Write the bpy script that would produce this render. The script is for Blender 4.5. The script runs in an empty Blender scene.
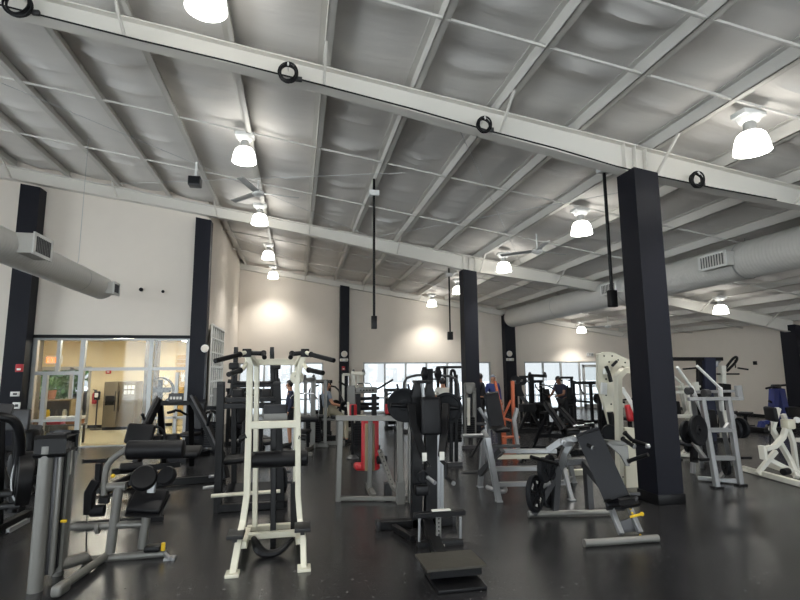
import bpy, bmesh, math, random
from mathutils import Vector, Matrix, Quaternion
PI = math.pi
random.seed(7)
SC = bpy.context.scene
COL = SC.collection
V = Vector

LAMP_GLOW, LAMP_WATT, SKY_FAR, SKY_FILL = 3.6, 105.0, .305, 2.1
# ---------------------------------------------------------------- camera, world, exposure
EYE = V((0, 0, 1.8))
FPX = 508.0
def _axes(p, yaw, roll):
    f = V((math.sin(yaw)*math.cos(p), math.cos(yaw)*math.cos(p), math.sin(p)))
    r = V((math.cos(yaw), -math.sin(yaw), 0)); u = r.cross(f)
    c, s = math.cos(roll), math.sin(roll)
    return c*r+s*u, -s*r+c*u, f
CR, CU, CF = _axes(math.radians(7.93), math.radians(11.5), math.radians(-.44))
cam = bpy.data.cameras.new('camera'); camo = bpy.data.objects.new('camera', cam); COL.objects.link(camo)
cam.sensor_width = 36; cam.lens = FPX/800*36; cam.clip_start = .05; cam.clip_end = 300
M = Matrix((CR, CU, -CF)).transposed().to_4x4(); M.translation = EYE
camo.matrix_world = M
SC.camera = camo
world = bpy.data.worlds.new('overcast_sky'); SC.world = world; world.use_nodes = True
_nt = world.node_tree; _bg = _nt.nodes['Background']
# overcast sky, made brighter behind the camera (-Y) as added fill than beyond the far windows (+Y)
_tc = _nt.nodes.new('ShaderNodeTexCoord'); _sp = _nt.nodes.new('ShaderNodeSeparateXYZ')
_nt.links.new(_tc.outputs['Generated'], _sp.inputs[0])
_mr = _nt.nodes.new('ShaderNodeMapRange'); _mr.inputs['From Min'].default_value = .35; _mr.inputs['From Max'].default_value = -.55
_mr.inputs['To Min'].default_value = SKY_FAR; _mr.inputs['To Max'].default_value = SKY_FILL; _mr.interpolation_type = 'SMOOTHSTEP'
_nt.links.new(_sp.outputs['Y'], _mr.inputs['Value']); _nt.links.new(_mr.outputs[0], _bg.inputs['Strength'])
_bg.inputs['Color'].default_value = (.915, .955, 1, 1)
SC.view_settings.view_transform = 'Standard'; SC.view_settings.look = 'None'
SC.view_settings.exposure = 1.84; SC.view_settings.gamma = 1; SC.view_settings.use_curve_mapping = False

def at(px, py, Y):
    """world point on the plane y = Y along the sight line of a pixel"""
    d = CF + CR*((px-400)/FPX) + CU*((300-py)/FPX)
    return EYE + d*(Y/d.y)
def fl(px, py, z=0):
    d = CF + CR*((px-400)/FPX) + CU*((300-py)/FPX)
    return EYE + d*((z-EYE.z)/d.z)

# ---------------------------------------------------------------- materials
MATS = {}
def mat(name, col, rough=.5, metal=0, noise=0, scale=8, bump=0, emit=0, spec=.5, coat=0, bscale=None, stretch=None):
    m = bpy.data.materials.new(name); m.use_nodes = True; nt = m.node_tree; b = nt.nodes['Principled BSDF']
    c = tuple(((x/255)/12.92 if x/255 <= .04045 else ((x/255+.055)/1.055)**2.4) for x in col)+(1,)
    b.inputs['Base Color'].default_value = c; b.inputs['Roughness'].default_value = rough; b.inputs['Metallic'].default_value = metal
    b.inputs['Specular IOR Level'].default_value = spec; b.inputs['Coat Weight'].default_value = coat
    if emit:
        b.inputs['Emission Color'].default_value = c; b.inputs['Emission Strength'].default_value = emit
    tc = nt.nodes.new('ShaderNodeTexCoord'); mp = nt.nodes.new('ShaderNodeMapping'); nt.links.new(tc.outputs['Object'], mp.inputs[0])
    if stretch: mp.inputs['Scale'].default_value = stretch
    n = nt.nodes.new('ShaderNodeTexNoise'); n.inputs['Scale'].default_value = scale; n.inputs['Detail'].default_value = 4
    nt.links.new(mp.outputs[0], n.inputs['Vector'])
    mx = nt.nodes.new('ShaderNodeMixRGB'); mx.blend_type = 'MULTIPLY'; mx.inputs[0].default_value = noise if noise else .06
    mx.inputs[1].default_value = c; nt.links.new(n.outputs['Fac'], mx.inputs[2])
    hs = nt.nodes.new('ShaderNodeBrightContrast'); hs.inputs['Bright'].default_value = 0
    nt.links.new(mx.outputs[0], hs.inputs[0]); nt.links.new(hs.outputs[0], b.inputs['Base Color'])
    if bump:
        n2 = nt.nodes.new('ShaderNodeTexNoise'); n2.inputs['Scale'].default_value = bscale or scale*4; n2.inputs['Detail'].default_value = 5
        nt.links.new(mp.outputs[0], n2.inputs['Vector'])
        bp = nt.nodes.new('ShaderNodeBump'); bp.inputs['Strength'].default_value = bump; bp.inputs['Distance'].default_value = .02
        nt.links.new(n2.outputs['Fac'], bp.inputs['Height']); nt.links.new(bp.outputs[0], b.inputs['Normal'])
    MATS[name] = m
    return m
mat('wall', (222, 213, 202), .85, bump=.03, scale=3)
mat('wall_warm', (224, 208, 172), .8, scale=3)
mat('beam', (216, 212, 204), .5, scale=2)
mat('wire', (190, 190, 190), .6)
mat('purlin', (206, 203, 197), .5, scale=2)
mat('insulation', (224, 220, 215), .55, noise=.12, scale=1.2, bump=.5, bscale=4, stretch=(.5, 2.2, 1), spec=.25)
mat('navy', (23, 24, 32), .5, spec=.18, scale=3, bump=.02)
mat('black', (15, 15, 17), .42, spec=.22, scale=6)
mat('black_matte', (16, 16, 18), .6, scale=6)
mat('vinyl', (16, 16, 19), .48, spec=.25, scale=20, bump=.08)
mat('vinyl_grey', (34, 35, 39), .5, spec=.3, scale=20, bump=.08)
mat('rubber', (15, 15, 17), .55, scale=20)
mat('iron', (22, 23, 26), .55, spec=.16, scale=14)
mat('silver', (150, 151, 152), .36, metal=.55, scale=6)
mat('grey_paint', (112, 111, 107), .4, metal=.25, scale=5)
mat('dark_grey', (58, 58, 60), .4, metal=.2, scale=5)
mat('chrome', (205, 206, 208), .15, metal=1)
mat('cream', (206, 202, 184), .4, scale=5)
mat('white_paint', (214, 212, 202), .38, scale=5)
mat('white', (225, 225, 222), .5)
mat('red', (176, 26, 36), .42, scale=10)
mat('orange', (186, 92, 54), .4)
mat('blue', (28, 38, 92), .4)
mat('purple', (72, 60, 112), .5)
mat('wood', (150, 132, 98), .5, noise=.4, scale=6, stretch=(6, 6, .6))
mat('duct', (204, 202, 197), .5, scale=4)
mat('alu', (176, 177, 176), .38, metal=.5)
mat('brown', (84, 76, 66), .6)
mat('steel', (112, 102, 86), .35, metal=.4)
mat('tile', (176, 168, 140), .25, scale=1.5, noise=.15)
mat('green', (92, 128, 70), .8, noise=.7, scale=5)
mat('terracotta', (150, 98, 62), .8)
mat('label', (216, 214, 206), .6)
mat('yellow', (226, 188, 40), .4)
mat('concrete', (198, 202, 206), .9, scale=1)
mat('slat', (206, 172, 112), .5, noise=.3, scale=3, stretch=(1, 1, 8))
mat('skin', (188, 136, 108), .5); mat('skin_dark', (120, 82, 64), .5)
mat('hair', (24, 20, 20), .6)
mat('cloth_navy', (34, 38, 58), .85); mat('cloth_black', (28, 28, 31), .85); mat('cloth_white', (205, 202, 194), .85)
mat('cloth_grey', (128, 136, 148), .85); mat('cloth_blue', (46, 58, 112), .85); mat('cloth_beige', (190, 182, 160), .85)
mat('glow', (255, 253, 246), .3, emit=LAMP_GLOW)
mat('exit', (255, 120, 30), .4, emit=1.2)
mat('light_panel', (255, 246, 228), .4, emit=15)
mat('mirror_dark', (22, 22, 26), .2)
def glass():
    m = bpy.data.materials.new('glass'); m.use_nodes = True; nt = m.node_tree; nt.nodes.clear()
    o = nt.nodes.new('ShaderNodeOutputMaterial'); mx = nt.nodes.new('ShaderNodeMixShader'); t = nt.nodes.new('ShaderNodeBsdfTransparent'); g = nt.nodes.new('ShaderNodeBsdfGlossy')
    fr = nt.nodes.new('ShaderNodeFresnel'); fr.inputs[0].default_value = 1.45; g.inputs['Roughness'].default_value = .02
    t.inputs[0].default_value = (.93, .95, .95, 1)
    nt.links.new(fr.outputs[0], mx.inputs[0]); nt.links.new(t.outputs[0], mx.inputs[1]); nt.links.new(g.outputs[0], mx.inputs[2]); nt.links.new(mx.outputs[0], o.inputs[0])
    MATS['glass'] = m
glass()
def floor_mat():
    m = mat('rubber_floor', (50, 50, 52), .34, noise=.7, scale=3.5, bump=.1, bscale=90, spec=.5)
    nt = m.node_tree; b = nt.nodes['Principled BSDF']
    tc = nt.nodes.new('ShaderNodeTexCoord')
    br = nt.nodes.new('ShaderNodeTexBrick'); br.offset = 0; br.inputs['Scale'].default_value = 1
    br.inputs['Brick Width'].default_value = 1.22; br.inputs['Row Height'].default_value = 1.83; br.inputs['Mortar Size'].default_value = .004
    br.inputs['Color1'].default_value = (1, 1, 1, 1); br.inputs['Color2'].default_value = (.88, .88, .88, 1); br.inputs['Mortar'].default_value = (.4, .4, .4, 1)
    nt.links.new(tc.outputs['Object'], br.inputs['Vector'])
    src = b.inputs['Base Color'].links[0].from_socket
    mx = nt.nodes.new('ShaderNodeMixRGB'); mx.blend_type = 'MULTIPLY'; mx.inputs[0].default_value = 1
    # pale scuffs and grit trodden into the rubber
    sc = nt.nodes.new('ShaderNodeTexNoise'); sc.inputs['Scale'].default_value = 26; sc.inputs['Detail'].default_value = 3
    nt.links.new(tc.outputs['Object'], sc.inputs['Vector'])
    rp = nt.nodes.new('ShaderNodeValToRGB'); rp.color_ramp.elements[0].position = .64; rp.color_ramp.elements[1].position = .72
    nt.links.new(sc.outputs['Fac'], rp.inputs[0])
    mix2 = nt.nodes.new('ShaderNodeMixRGB'); mix2.inputs[2].default_value = (.16, .16, .16, 1)
    mul = nt.nodes.new('ShaderNodeMath'); mul.operation = 'MULTIPLY'; mul.inputs[1].default_value = .6
    nt.links.new(rp.outputs[0], mul.inputs[0]); nt.links.new(mul.outputs[0], mix2.inputs[0])
    nt.links.new(src, mx.inputs[1]); nt.links.new(br.outputs['Color'], mx.inputs[2]); nt.links.new(mx.outputs[0], mix2.inputs[1]); nt.links.new(mix2.outputs[0], b.inputs['Base Color'])
    n = nt.nodes.new('ShaderNodeTexNoise'); n.inputs['Scale'].default_value = .9; n.inputs['Detail'].default_value = 5
    nt.links.new(tc.outputs['Object'], n.inputs['Vector'])
    mr = nt.nodes.new('ShaderNodeMapRange'); mr.inputs['From Min'].default_value = .3; mr.inputs['From Max'].default_value = .7; mr.inputs['To Min'].default_value = .19; mr.inputs['To Max'].default_value = .27
    nt.links.new(n.outputs['Fac'], mr.inputs[0]); nt.links.new(mr.outputs[0], b.inputs['Roughness'])
floor_mat()

# ---------------------------------------------------------------- mesh helpers
def frame(d, up=None):
    d = d.normalized()
    u = V(up) if up else (V((0, 0, 1)) if abs(d.z) < .95 else V((0, 1, 0)))
    s = d.cross(u).normalized(); u = s.cross(d).normalized()
    return s, u, d
class MB:
    def __init__(self): self.bm = bmesh.new()
    def box(self, c, size, ax=None, bev=0, seg=2):
        """box of full size along three axes"""
        ax = ax or (V((1, 0, 0)), V((0, 1, 0)), V((0, 0, 1)))
        c = V(c); r = bmesh.ops.create_cube(self.bm, size=1)
        for v in r['verts']:
            q = v.co.copy(); v.co = c + ax[0]*(q.x*size[0]) + ax[1]*(q.y*size[1]) + ax[2]*(q.z*size[2])
        es = list({e for v in r['verts'] for e in v.link_edges})
        if bev: bmesh.ops.bevel(self.bm, geom=es, offset=bev, segments=seg, profile=.5, affect='EDGES')
        return self
    def b(self, x0, x1, y0, y1, z0, z1, bev=0):
        return self.box(((x0+x1)/2, (y0+y1)/2, (z0+z1)/2), (abs(x1-x0), abs(y1-y0), abs(z1-z0)), bev=bev)
    def bar(self, p, q, w=.06, h=None, up=None, bev=.006):
        """square section tube from p to q"""
        p, q = V(p), V(q); s, u, d = frame(q-p, up); self.k = getattr(self, 'k', 0)+1; e = .0012*(self.k % 4)   # keeps crossing bars from sharing a face plane
        return self.box((p+q)/2, (w+e, (h or w)+e, (q-p).length), (s, u, d), bev=bev, seg=1)
    def bars(self, pts, w=.06, h=None, up=None, bev=.006):
        """square tube bent through points with mitred corners"""
        pts = [V(p) for p in pts]; h = h or w
        d = [(c-a).normalized() for a, c in zip(pts, pts[1:])]
        sx, u, _ = frame(d[0], up)
        off = [sx*(w/2*i)+u*(h/2*j) for i, j in ((-1, -1), (1, -1), (1, 1), (-1, 1))]
        cur = [pts[0]+o for o in off]; rings = [[self.bm.verts.new(c) for c in cur]]
        for i in range(1, len(pts)):
            dn = d[i-1]; tn = (dn+(d[i] if i < len(d) else dn)).normalized()
            cur = [c+dn*((pts[i]-c).dot(tn)/dn.dot(tn)) for c in cur]
            rings.append([self.bm.verts.new(c) for c in cur])
        fs = []
        for a, c in zip(rings, rings[1:]):
            for k in range(4): fs.append(self.bm.faces.new((a[k], a[(k+1) % 4], c[(k+1) % 4], c[k])))
        fs += [self.bm.faces.new(rings[0][::-1]), self.bm.faces.new(rings[-1])]
        if bev: bmesh.ops.bevel(self.bm, geom=list({e for f in fs for e in f.edges}), offset=bev, segments=1, affect='EDGES', profile=.5)
        return self
    def tube(self, pts, r=.02, n=10, smooth=0):
        pts = [V(p) for p in pts]; rad = r
        if smooth and len(pts) > 2:
            for _ in range(smooth):
                o = [pts[0]]
                for a, c in zip(pts, pts[1:]): o += [a*.75+c*.25, a*.25+c*.75]
                pts = o+[pts[-1]]
        rings = []; s = u = None
        for i, p in enumerate(pts):
            d = (pts[min(i+1, len(pts)-1)]-pts[max(i-1, 0)])
            if d.length < 1e-6: d = V((0, 0, 1))
            d.normalize()
            if s is None: s, u, _ = frame(d)
            else:
                s = (s-d*s.dot(d)).normalized(); u = s.cross(d).normalized()
            if isinstance(rad, (list, tuple)):
                f = i/(len(pts)-1)*(len(rad)-1); k0 = min(int(f), len(rad)-2); rr = rad[k0]+(rad[k0+1]-rad[k0])*(f-k0)
            else: rr = rad
            rings.append([self.bm.verts.new(p+s*(rr*math.cos(2*PI*k/n))+u*(rr*math.sin(2*PI*k/n))) for k in range(n)])
        for a, c in zip(rings, rings[1:]):
            for k in range(n): self.bm.faces.new((a[k], a[(k+1) % n], c[(k+1) % n], c[k]))
        self.bm.faces.new(rings[0][::-1]); self.bm.faces.new(rings[-1])
        return self
    def lathe(self, o, axis, prof, n=28):
        """profile of (radius, height) about an axis from o"""
        s, u, d = frame(V(axis)); o = V(o); rings = []
        for r, h in prof:
            r = max(r, 1e-4)
            rings.append([self.bm.verts.new(o+d*h+s*(r*math.cos(2*PI*k/n))+u*(r*math.sin(2*PI*k/n))) for k in range(n)])
        for a, c in zip(rings, rings[1:]):
            for k in range(n): self.bm.faces.new((a[k], a[(k+1) % n], c[(k+1) % n], c[k]))
        return self
    def disc(self, o, axis, r, t, n=28, lip=.0):
        """closed weight plate centred on o, t thick"""
        e = min(.008, t*.3)
        return self.lathe(V(o)-V(axis).normalized()*t/2, axis, [(0, 0), (r-e, 0), (r, e), (r, t-e), (r-e, t), (0, t)], n)
    def plate45(self, o, axis, r, t):
        """weight plate with raised rim and hub"""
        o = V(o)-V(axis).normalized()*t/2
        return self.lathe(o, axis, [(.028, 0), (r*.28, 0), (r*.32, t*.2), (r*.78, t*.2), (r*.84, 0), (r*.97, 0), (r, t*.15), (r, t*.85), (r*.97, t), (r*.84, t), (r*.78, t*.8), (r*.32, t*.8), (r*.28, t), (.028, t), (.028, 0)], 36)
    def prism(self, pts, off):
        """polygon swept by off"""
        off = V(off); a = [self.bm.verts.new(V(p)-off/2) for p in pts]; c = [self.bm.verts.new(V(p)+off/2) for p in pts]
        n = len(pts)
        self.bm.faces.new(a[::-1]); self.bm.faces.new(c)
        for k in range(n): self.bm.faces.new((a[k], a[(k+1) % n], c[(k+1) % n], c[k]))
        return self
    def pad(self, c, s, d, size, bev=.03):
        """upholstered pad: s side axis, d long axis, size (side, long, thick)"""
        d = V(d).normalized(); s = V(s); s = (s-d*s.dot(d)).normalized(); n = s.cross(d)
        return self.box(c, size, (s, d, n), bev=min(bev, min(size)*.45), seg=3)
    def ball(self, c, r, sc=(1, 1, 1), u=14, v=10):
        q = bmesh.ops.create_uvsphere(self.bm, u_segments=u, v_segments=v, radius=1)
        for w in q['verts']: w.co = V(c)+V((w.co.x*r*sc[0], w.co.y*r*sc[1], w.co.z*r*sc[2]))
        return self
def origin(o):
    p = V((0, 0, 0))
    while o: p += o.location; o = o.parent
    return p
WHOLE = {'louvre', 'register_frame', 'window_frame', 'lettering', 'raised_lettering', 'foliage', 'weight_stack', 'guard', 'coil', 'spoke', 'window', 'blind', 'hair'}
def pieces(bm):
    """clusters of faces that touch or nearly touch"""
    seen = {}; comps = []
    for v in bm.verts:
        if v in seen: continue
        st = [v]; seen[v] = len(comps); c = []
        while st:
            w = st.pop(); c.append(w)
            for e in w.link_edges:
                x = e.other_vert(w)
                if x not in seen: seen[x] = len(comps); st.append(x)
        comps.append(c)
    bb = [([min(v.co[i] for v in c)-.012 for i in range(3)], [max(v.co[i] for v in c)+.012 for i in range(3)]) for c in comps]
    par = list(range(len(comps)))
    def find(i):
        while par[i] != i: i = par[i]
        return i
    for i in range(len(comps)):
        for j in range(i):
            if all(bb[i][0][k] <= bb[j][1][k] and bb[j][0][k] <= bb[i][1][k] for k in range(3)): par[find(i)] = find(j)
    grp = {}
    for i, c in enumerate(comps): grp.setdefault(find(i), []).extend(c)
    return list(grp.values())
def link(name, mb, m, parent=None, loc=None, label=None):
    bm = mb.bm
    if parent and name not in WHOLE and not name.endswith('s'):
        g = pieces(bm)
        if len(g) > 1:
            for vs in g[1:]:
                keep = set(vs); b2 = bm.copy(); ids = {v.index for v in vs}
                bm.verts.index_update(); ids = {v.index for v in vs}; b2.verts.ensure_lookup_table()
                bmesh.ops.delete(b2, geom=[v for i, v in enumerate(b2.verts) if i not in ids], context='VERTS')
                n = MB(); n.bm.free(); n.bm = b2; _link(name, n, m, parent, loc, label)
            bmesh.ops.delete(bm, geom=[v for vs in g[1:] for v in vs], context='VERTS')
    return _link(name, mb, m, parent, loc, label)
def _link(name, mb, m, parent=None, loc=None, label=None):
    me = bpy.data.meshes.new(name); bm = mb.bm
    bmesh.ops.recalc_face_normals(bm, faces=bm.faces)
    base = V(loc) if loc is not None else (origin(parent) if parent else V((0, 0, 0)))
    bmesh.ops.translate(bm, verts=bm.verts, vec=-base)
    bm.to_mesh(me); bm.free()
    for p in me.polygons: p.use_smooth = True
    me.set_sharp_from_angle(angle=math.radians(38))
    me.materials.append(MATS[m] if isinstance(m, str) else m)
    o = bpy.data.objects.new(name, me); COL.objects.link(o)
    if parent: o.parent = parent
    elif loc is not None: o.location = base
    if label: o['label'] = label
    return o
def tag(o, label, cat, group=None):
    o['label'] = label; o['category'] = cat
    if group: o['group'] = group
    return o
def thing(name, label, cat, loc, group=None):
    o = bpy.data.objects.new(name, None); COL.objects.link(o); o.location = V(loc); o.empty_display_size = .1
    return tag(o, label, cat, group)
def struct(name, mb, m, parent=None, label=None):
    o = link(name, mb, m, parent, label=label)
    if not parent: o['kind'] = 'structure'
    return o
def kids(o): return [c for c in bpy.data.objects if c.parent == o]
def dup(o, delta, label=None, parent=None):
    c = o.copy(); COL.objects.link(c)
    if parent: c.parent = parent
    else: c.location = o.location+V(delta)
    if label: c['label'] = label
    for ch in kids(o): dup(ch, (0, 0, 0), None, c)
    return c
# ---------------------------------------------------------------- the building
SL = .155
def roof(x): return 5.93-SL*x              # underside of the purlins = top of the beams
Y1, Y2, Y3 = 6.52, 14.12, 21.75
XL, XR, YB, YF = -12.0, 17.0, 22.0, -9.0
struct('floor', MB().b(XL, XR, YF, 14.25, -.1, 0).b(-2.45, XR, 14.25, YB, -.1, 0), 'rubber_floor')
struct('ground', MB().b(-40, 60, 22.2, 80, -.2, -.06), 'concrete')
# ceiling: sagging insulation sheets between purlins
PX = [round(.29+1.245*k, 3) for k in range(-10, 14)]
mb = MB(); edges = [XL]+[p for p in PX if XL < p < XR]+[XR]
rnd = random.Random(3)
ny = int((YB-YF)/.09)
for a, c in zip(edges, edges[1:]):
    ph = rnd.random()*9; nx = 8
    folds = [(YF+rnd.random()*(YB-YF), .045+rnd.random()*.1, .02+rnd.random()*.045, rnd.random()*.6-.3) for _ in range(46)]
    rows = []
    for j in range(ny+1):
        y = YF+(YB-YF)*j/ny; row = []
        for i in range(nx+1):
            t = i/nx; x = a+(c-a)*t; b = math.sin(PI*t)
            z = roof(x)+.20-.05*b
            for fy, fw_, fd, bend in folds:
                e = (y-fy-bend*(t-.5)**2*4)/fw_
                if abs(e) < 3: z += -fd*b*math.exp(-e*e)
            row.append(mb.bm.verts.new((x, y, z)))
        rows.append(row)
    for r0, r1 in zip(rows, rows[1:]):
        for i in range(nx): mb.bm.faces.new((r0[i], r0[i+1], r1[i+1], r1[i]))
struct('ceiling', mb, 'insulation')
struct('roof_deck', MB().prism([(XL, 6.5, roof(XL)+.3), (XR, 6.5, roof(XR)+.3), (XR, 6.5, roof(XR)+.36), (XL, 6.5, roof(XL)+.36)], (0, YB-YF, 0)), 'purlin')
# purlins, each a cee section running from front to back
pur = None
for k, x in enumerate(PX):
    if not XL+.1 < x < XR-.1: continue
    if pur is None:
        z = roof(x)
        mb = MB().b(x-.012, x+.012, YF+.02, YB-.02, z, z+.2).b(x-.012, x+.085, YF+.02, YB-.02, z, z+.014).b(x-.085, x+.012, YF+.02, YB-.02, z+.186, z+.2).b(x+.071, x+.085, YF+.02, YB-.02, z, z+.035)
        pur = link('roof_purlin', mb, 'purlin', loc=(x, 6.5, z)); pur['kind'] = 'structure'
    else:
        o = pur.copy(); COL.objects.link(o); o.location = (x, 6.5, roof(x))
# bridging rods across the purlins
for k, y in enumerate((1.0, 4.0, 5.0, 9.06, 11.6, 16.6, 19.2)):
    struct('bridging_rod', MB().bar((XL+.1, y, roof(XL+.1)+.02), (XR-.1, y, roof(XR-.1)+.02), .03, bev=0), 'purlin')
for a, c in (((-5, 9.2), (2, 14)), ((2, 9.2), (-5, 14)), ((2.2, 6.8), (6.5, 13.8)), ((6.5, 6.8), (2.2, 13.8)), ((-5, 14.4), (2, 21)), ((10, 7), (15.5, 13.8)), ((15.5, 7), (10, 13.8))):
    struct('bracing_cable', MB().tube([(a[0], a[1], roof(a[0])-.02), (c[0], c[1], roof(c[0])-.02)], .006, 6), 'wire')
# tapered rafters
BX = [XL+.05, -3.6, .3, 4.95, 8, 12, 16.4]
BD = [.42, .30, .30, .46, .33, .33, .44]
def rafter(y, xs, ds, label, web=.02, fw=.2):
    t = thing('roof_beam', label, 'roof beam', (xs[0], y, roof(xs[0])-ds[0]), 'white tapered roof beams')
    w = MB(); top = MB(); bot = MB()
    poly = [(x, y, roof(x)-d) for x, d in zip(xs, ds)]+[(x, y, roof(x)) for x in xs[::-1]]
    w.prism(poly, (0, web, 0))
    for a, c, da, dc in zip(xs, xs[1:], ds, ds[1:]):
        top.bar((a, y, roof(a)-.012), (c, y, roof(c)-.012), fw, .016, bev=0)
        bot.bar((a, y, roof(a)-da+.008), (c, y, roof(c)-dc+.008), fw, .016, bev=0)
    link('web', w, 'beam', t); link('top_flange', top, 'beam', t); link('bottom_flange', bot, 'beam', t)
    def dep(x):
        for a, c, da, dc in zip(xs, xs[1:], ds, ds[1:]):
            if a <= x <= c: return da+(dc-da)*(x-a)/(c-a)
        return .3
    for x in PX[2::2]:
        if xs[0]+.5 < x < xs[-1]-.5:
            link('flange_brace', MB().bar((x, y-.09, roof(x)-dep(x)+.02), (x, y-.62, roof(x)+.01), .03, bev=0), 'beam', t)
    for x in (4.78, 4.96, 5.14) if y < 20 else ():
        link('stiffener', MB().b(x-.006, x+.006, y-.09, y+.09, roof(x)-dep(x)+.016, roof(x)-.02), 'beam', t)
    return t
rafter(Y1, BX, BD, 'white roof beam nearest the camera with coiled cables hung on it')
rafter(Y2, BX, BD, 'white roof beam over the glass entrance, second from the camera')
rafter(Y3, [-2.4]+BX[2:], [.24]+[.24]*5, 'white roof beam along the top of the far wall')
rafter(-1.1, BX, BD, 'white roof beam overhead behind the camera')
# walls
def wallpoly(name, xs, y, z0, m='wall', th=.14):
    struct(name, MB().prism([(xs[0], y, z0), (xs[1], y, z0), (xs[1], y, roof(xs[1])+.2), (xs[0], y, roof(xs[0])+.2)], (0, th, 0)), m)
# far wall with three window openings (x ranges), head at WH
WH = 2.17
WIN = [(-2.3, 1.12), (2.82, 8.62), (10.25, 14.65)]
mb = MB(); y = YB
mb.prism([(-2.5, y, WH), (XR, y, WH), (XR, y, roof(XR)+.2), (-2.5, y, roof(-2.5)+.2)], (0, .2, 0))
for a, c in ((-2.5, -2.3), (1.12, 2.82), (8.62, 10.25), (14.65, XR)): mb.b(a, c, y-.1, y+.1, 0, WH)
struct('wall_back', mb, 'wall')
# entrance wall (left) with the opening of the lobby storefront
DX0, DX1, DH = -6.5, -2.72, 2.70
mb = MB().prism([(XL, 14.3, DH), (-2.45, 14.3, DH), (-2.45, 14.3, roof(-2.45)+.2), (XL, 14.3, roof(XL)+.2)], (0, .16, 0)).b(XL, DX0, 14.22, 14.38, 0, DH).b(DX1, -2.45, 14.22, 14.38, 0, DH)
struct('wall_entrance', mb, 'wall')
struct('trim_1', MB().b(-6.9, DX1+.05, 14.16, 14.24, DH-.02, DH+.06), 'black')
struct('wall_side', MB().prism([(-2.47, 14.38, 0), (-2.47, YB, 0), (-2.47, YB, roof(-2.47)+.2), (-2.47, 14.38, roof(-2.47)+.2)], (.14, 0, 0)), 'wall')
struct('wall_right', MB().prism([(XR, YF, 0), (XR, YB, 0), (XR, YB, roof(XR)+.2), (XR, YF, roof(XR)+.2)], (.14, 0, 0)), 'wall')
struct('wall_left', MB().b(XL-.07, XL+.07, YF, 14.3, 5.6, roof(XL)+.2).b(XL-.07, XL+.07, YF, -7, 0, 5.6).b(XL-.07, XL+.07, 12, 14.3, 0, 5.6).b(XL-.07, XL+.07, 2.2, 2.8, 0, 5.6), 'wall')
for i, (a, c) in enumerate(((-7, 2.2), (2.8, 12))): struct('window_%d' % (i+8), MB().b(XL-.01, XL+.01, a, c, 0, 5.6), 'glass')  # unseen glazing, added so sky light fills the room from the left
# wall behind the camera: tall unseen glazing added to let in soft fill light, between piers
mb = MB().prism([(XL, YF, 5.0), (-3, YF, 5.0), (-3, YF, roof(-3)+.2), (XL, YF, roof(XL)+.2)], (0, .2, 0)).prism([(-3, YF, 3.3), (XR, YF, 3.3), (XR, YF, roof(XR)+.2), (-3, YF, roof(-3)+.2)], (0, .2, 0))
for a, c in ((XL, -11.4), (-3.2, -2.8), (6.3, 6.7), (XR-.5, XR)): mb.b(a, c, YF-.1, YF+.1, 0, 5.0 if a < -2.9 else 3.4)
struct('wall_front', mb, 'wall')
for i, (a, c, h) in enumerate(((-11.4, -3.2, 5.0), (-2.8, 6.3, 3.3), (6.7, XR-.5, 3.3))):
    o = struct('window_%d' % (i+5), MB().b(a, c, YF-.01, YF+.01, 0, h), 'glass')
    f = MB()
    for k in range(6): x = a+(c-a)*k/5; f.b(x-.03, x+.03, YF-.04, YF+.04, 0, h)
    link('window_frame', f, 'alu', o)
struct('baseboard_right', MB().b(XR-.1, XR-.07, 14.4, YB-.1, 0, .1), 'black')
# storefront windows of the far wall
def win(n, x0, x1, muls, door=None):
    y = YB-.02; g = MB().b(x0+.03, x1-.03, y-.006, y+.006, .08, WH-.04)
    o = struct('window_%d' % n, g, 'glass')
    f = MB().b(x0, x1, y-.05, y+.05, WH-.06, WH).b(x0, x1, y-.05, y+.05, 0, .08).b(x0, x0+.06, y-.05, y+.05, 0, WH).b(x1-.06, x1, y-.05, y+.05, 0, WH)
    for m in muls: f.b(m-.035, m+.035, y-.05, y+.05, .08, WH-.06)
    f.b(x0, x1, y-.045, y+.045, .62, .68)
    link('window_frame', f, 'alu', o)
win(1, -2.3, 1.12, (-1.3, -.2)); win(2, 2.82, 8.62, (3.77, 4.7, 5.64, 6.6, 7.6)); win(3, 10.25, 14.65, (11.2, 12.1, 13.05))
dr = struct('door_1', MB().b(13.16, 13.28, YB-.13, YB-.07, .02, 2.02).b(14.0, 14.12, YB-.13, YB-.07, .02, 2.02).b(13.16, 14.12, YB-.13, YB-.07, 1.9, 2.02).b(13.16, 14.12, YB-.13, YB-.07, .02, .2).b(13.28, 14.0, YB-.13, YB-.07, .98, 1.06), 'alu')
link('door_pane', MB().b(13.28, 14.0, YB-.105, YB-.095, .2, 1.9), 'glass', dr)
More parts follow.
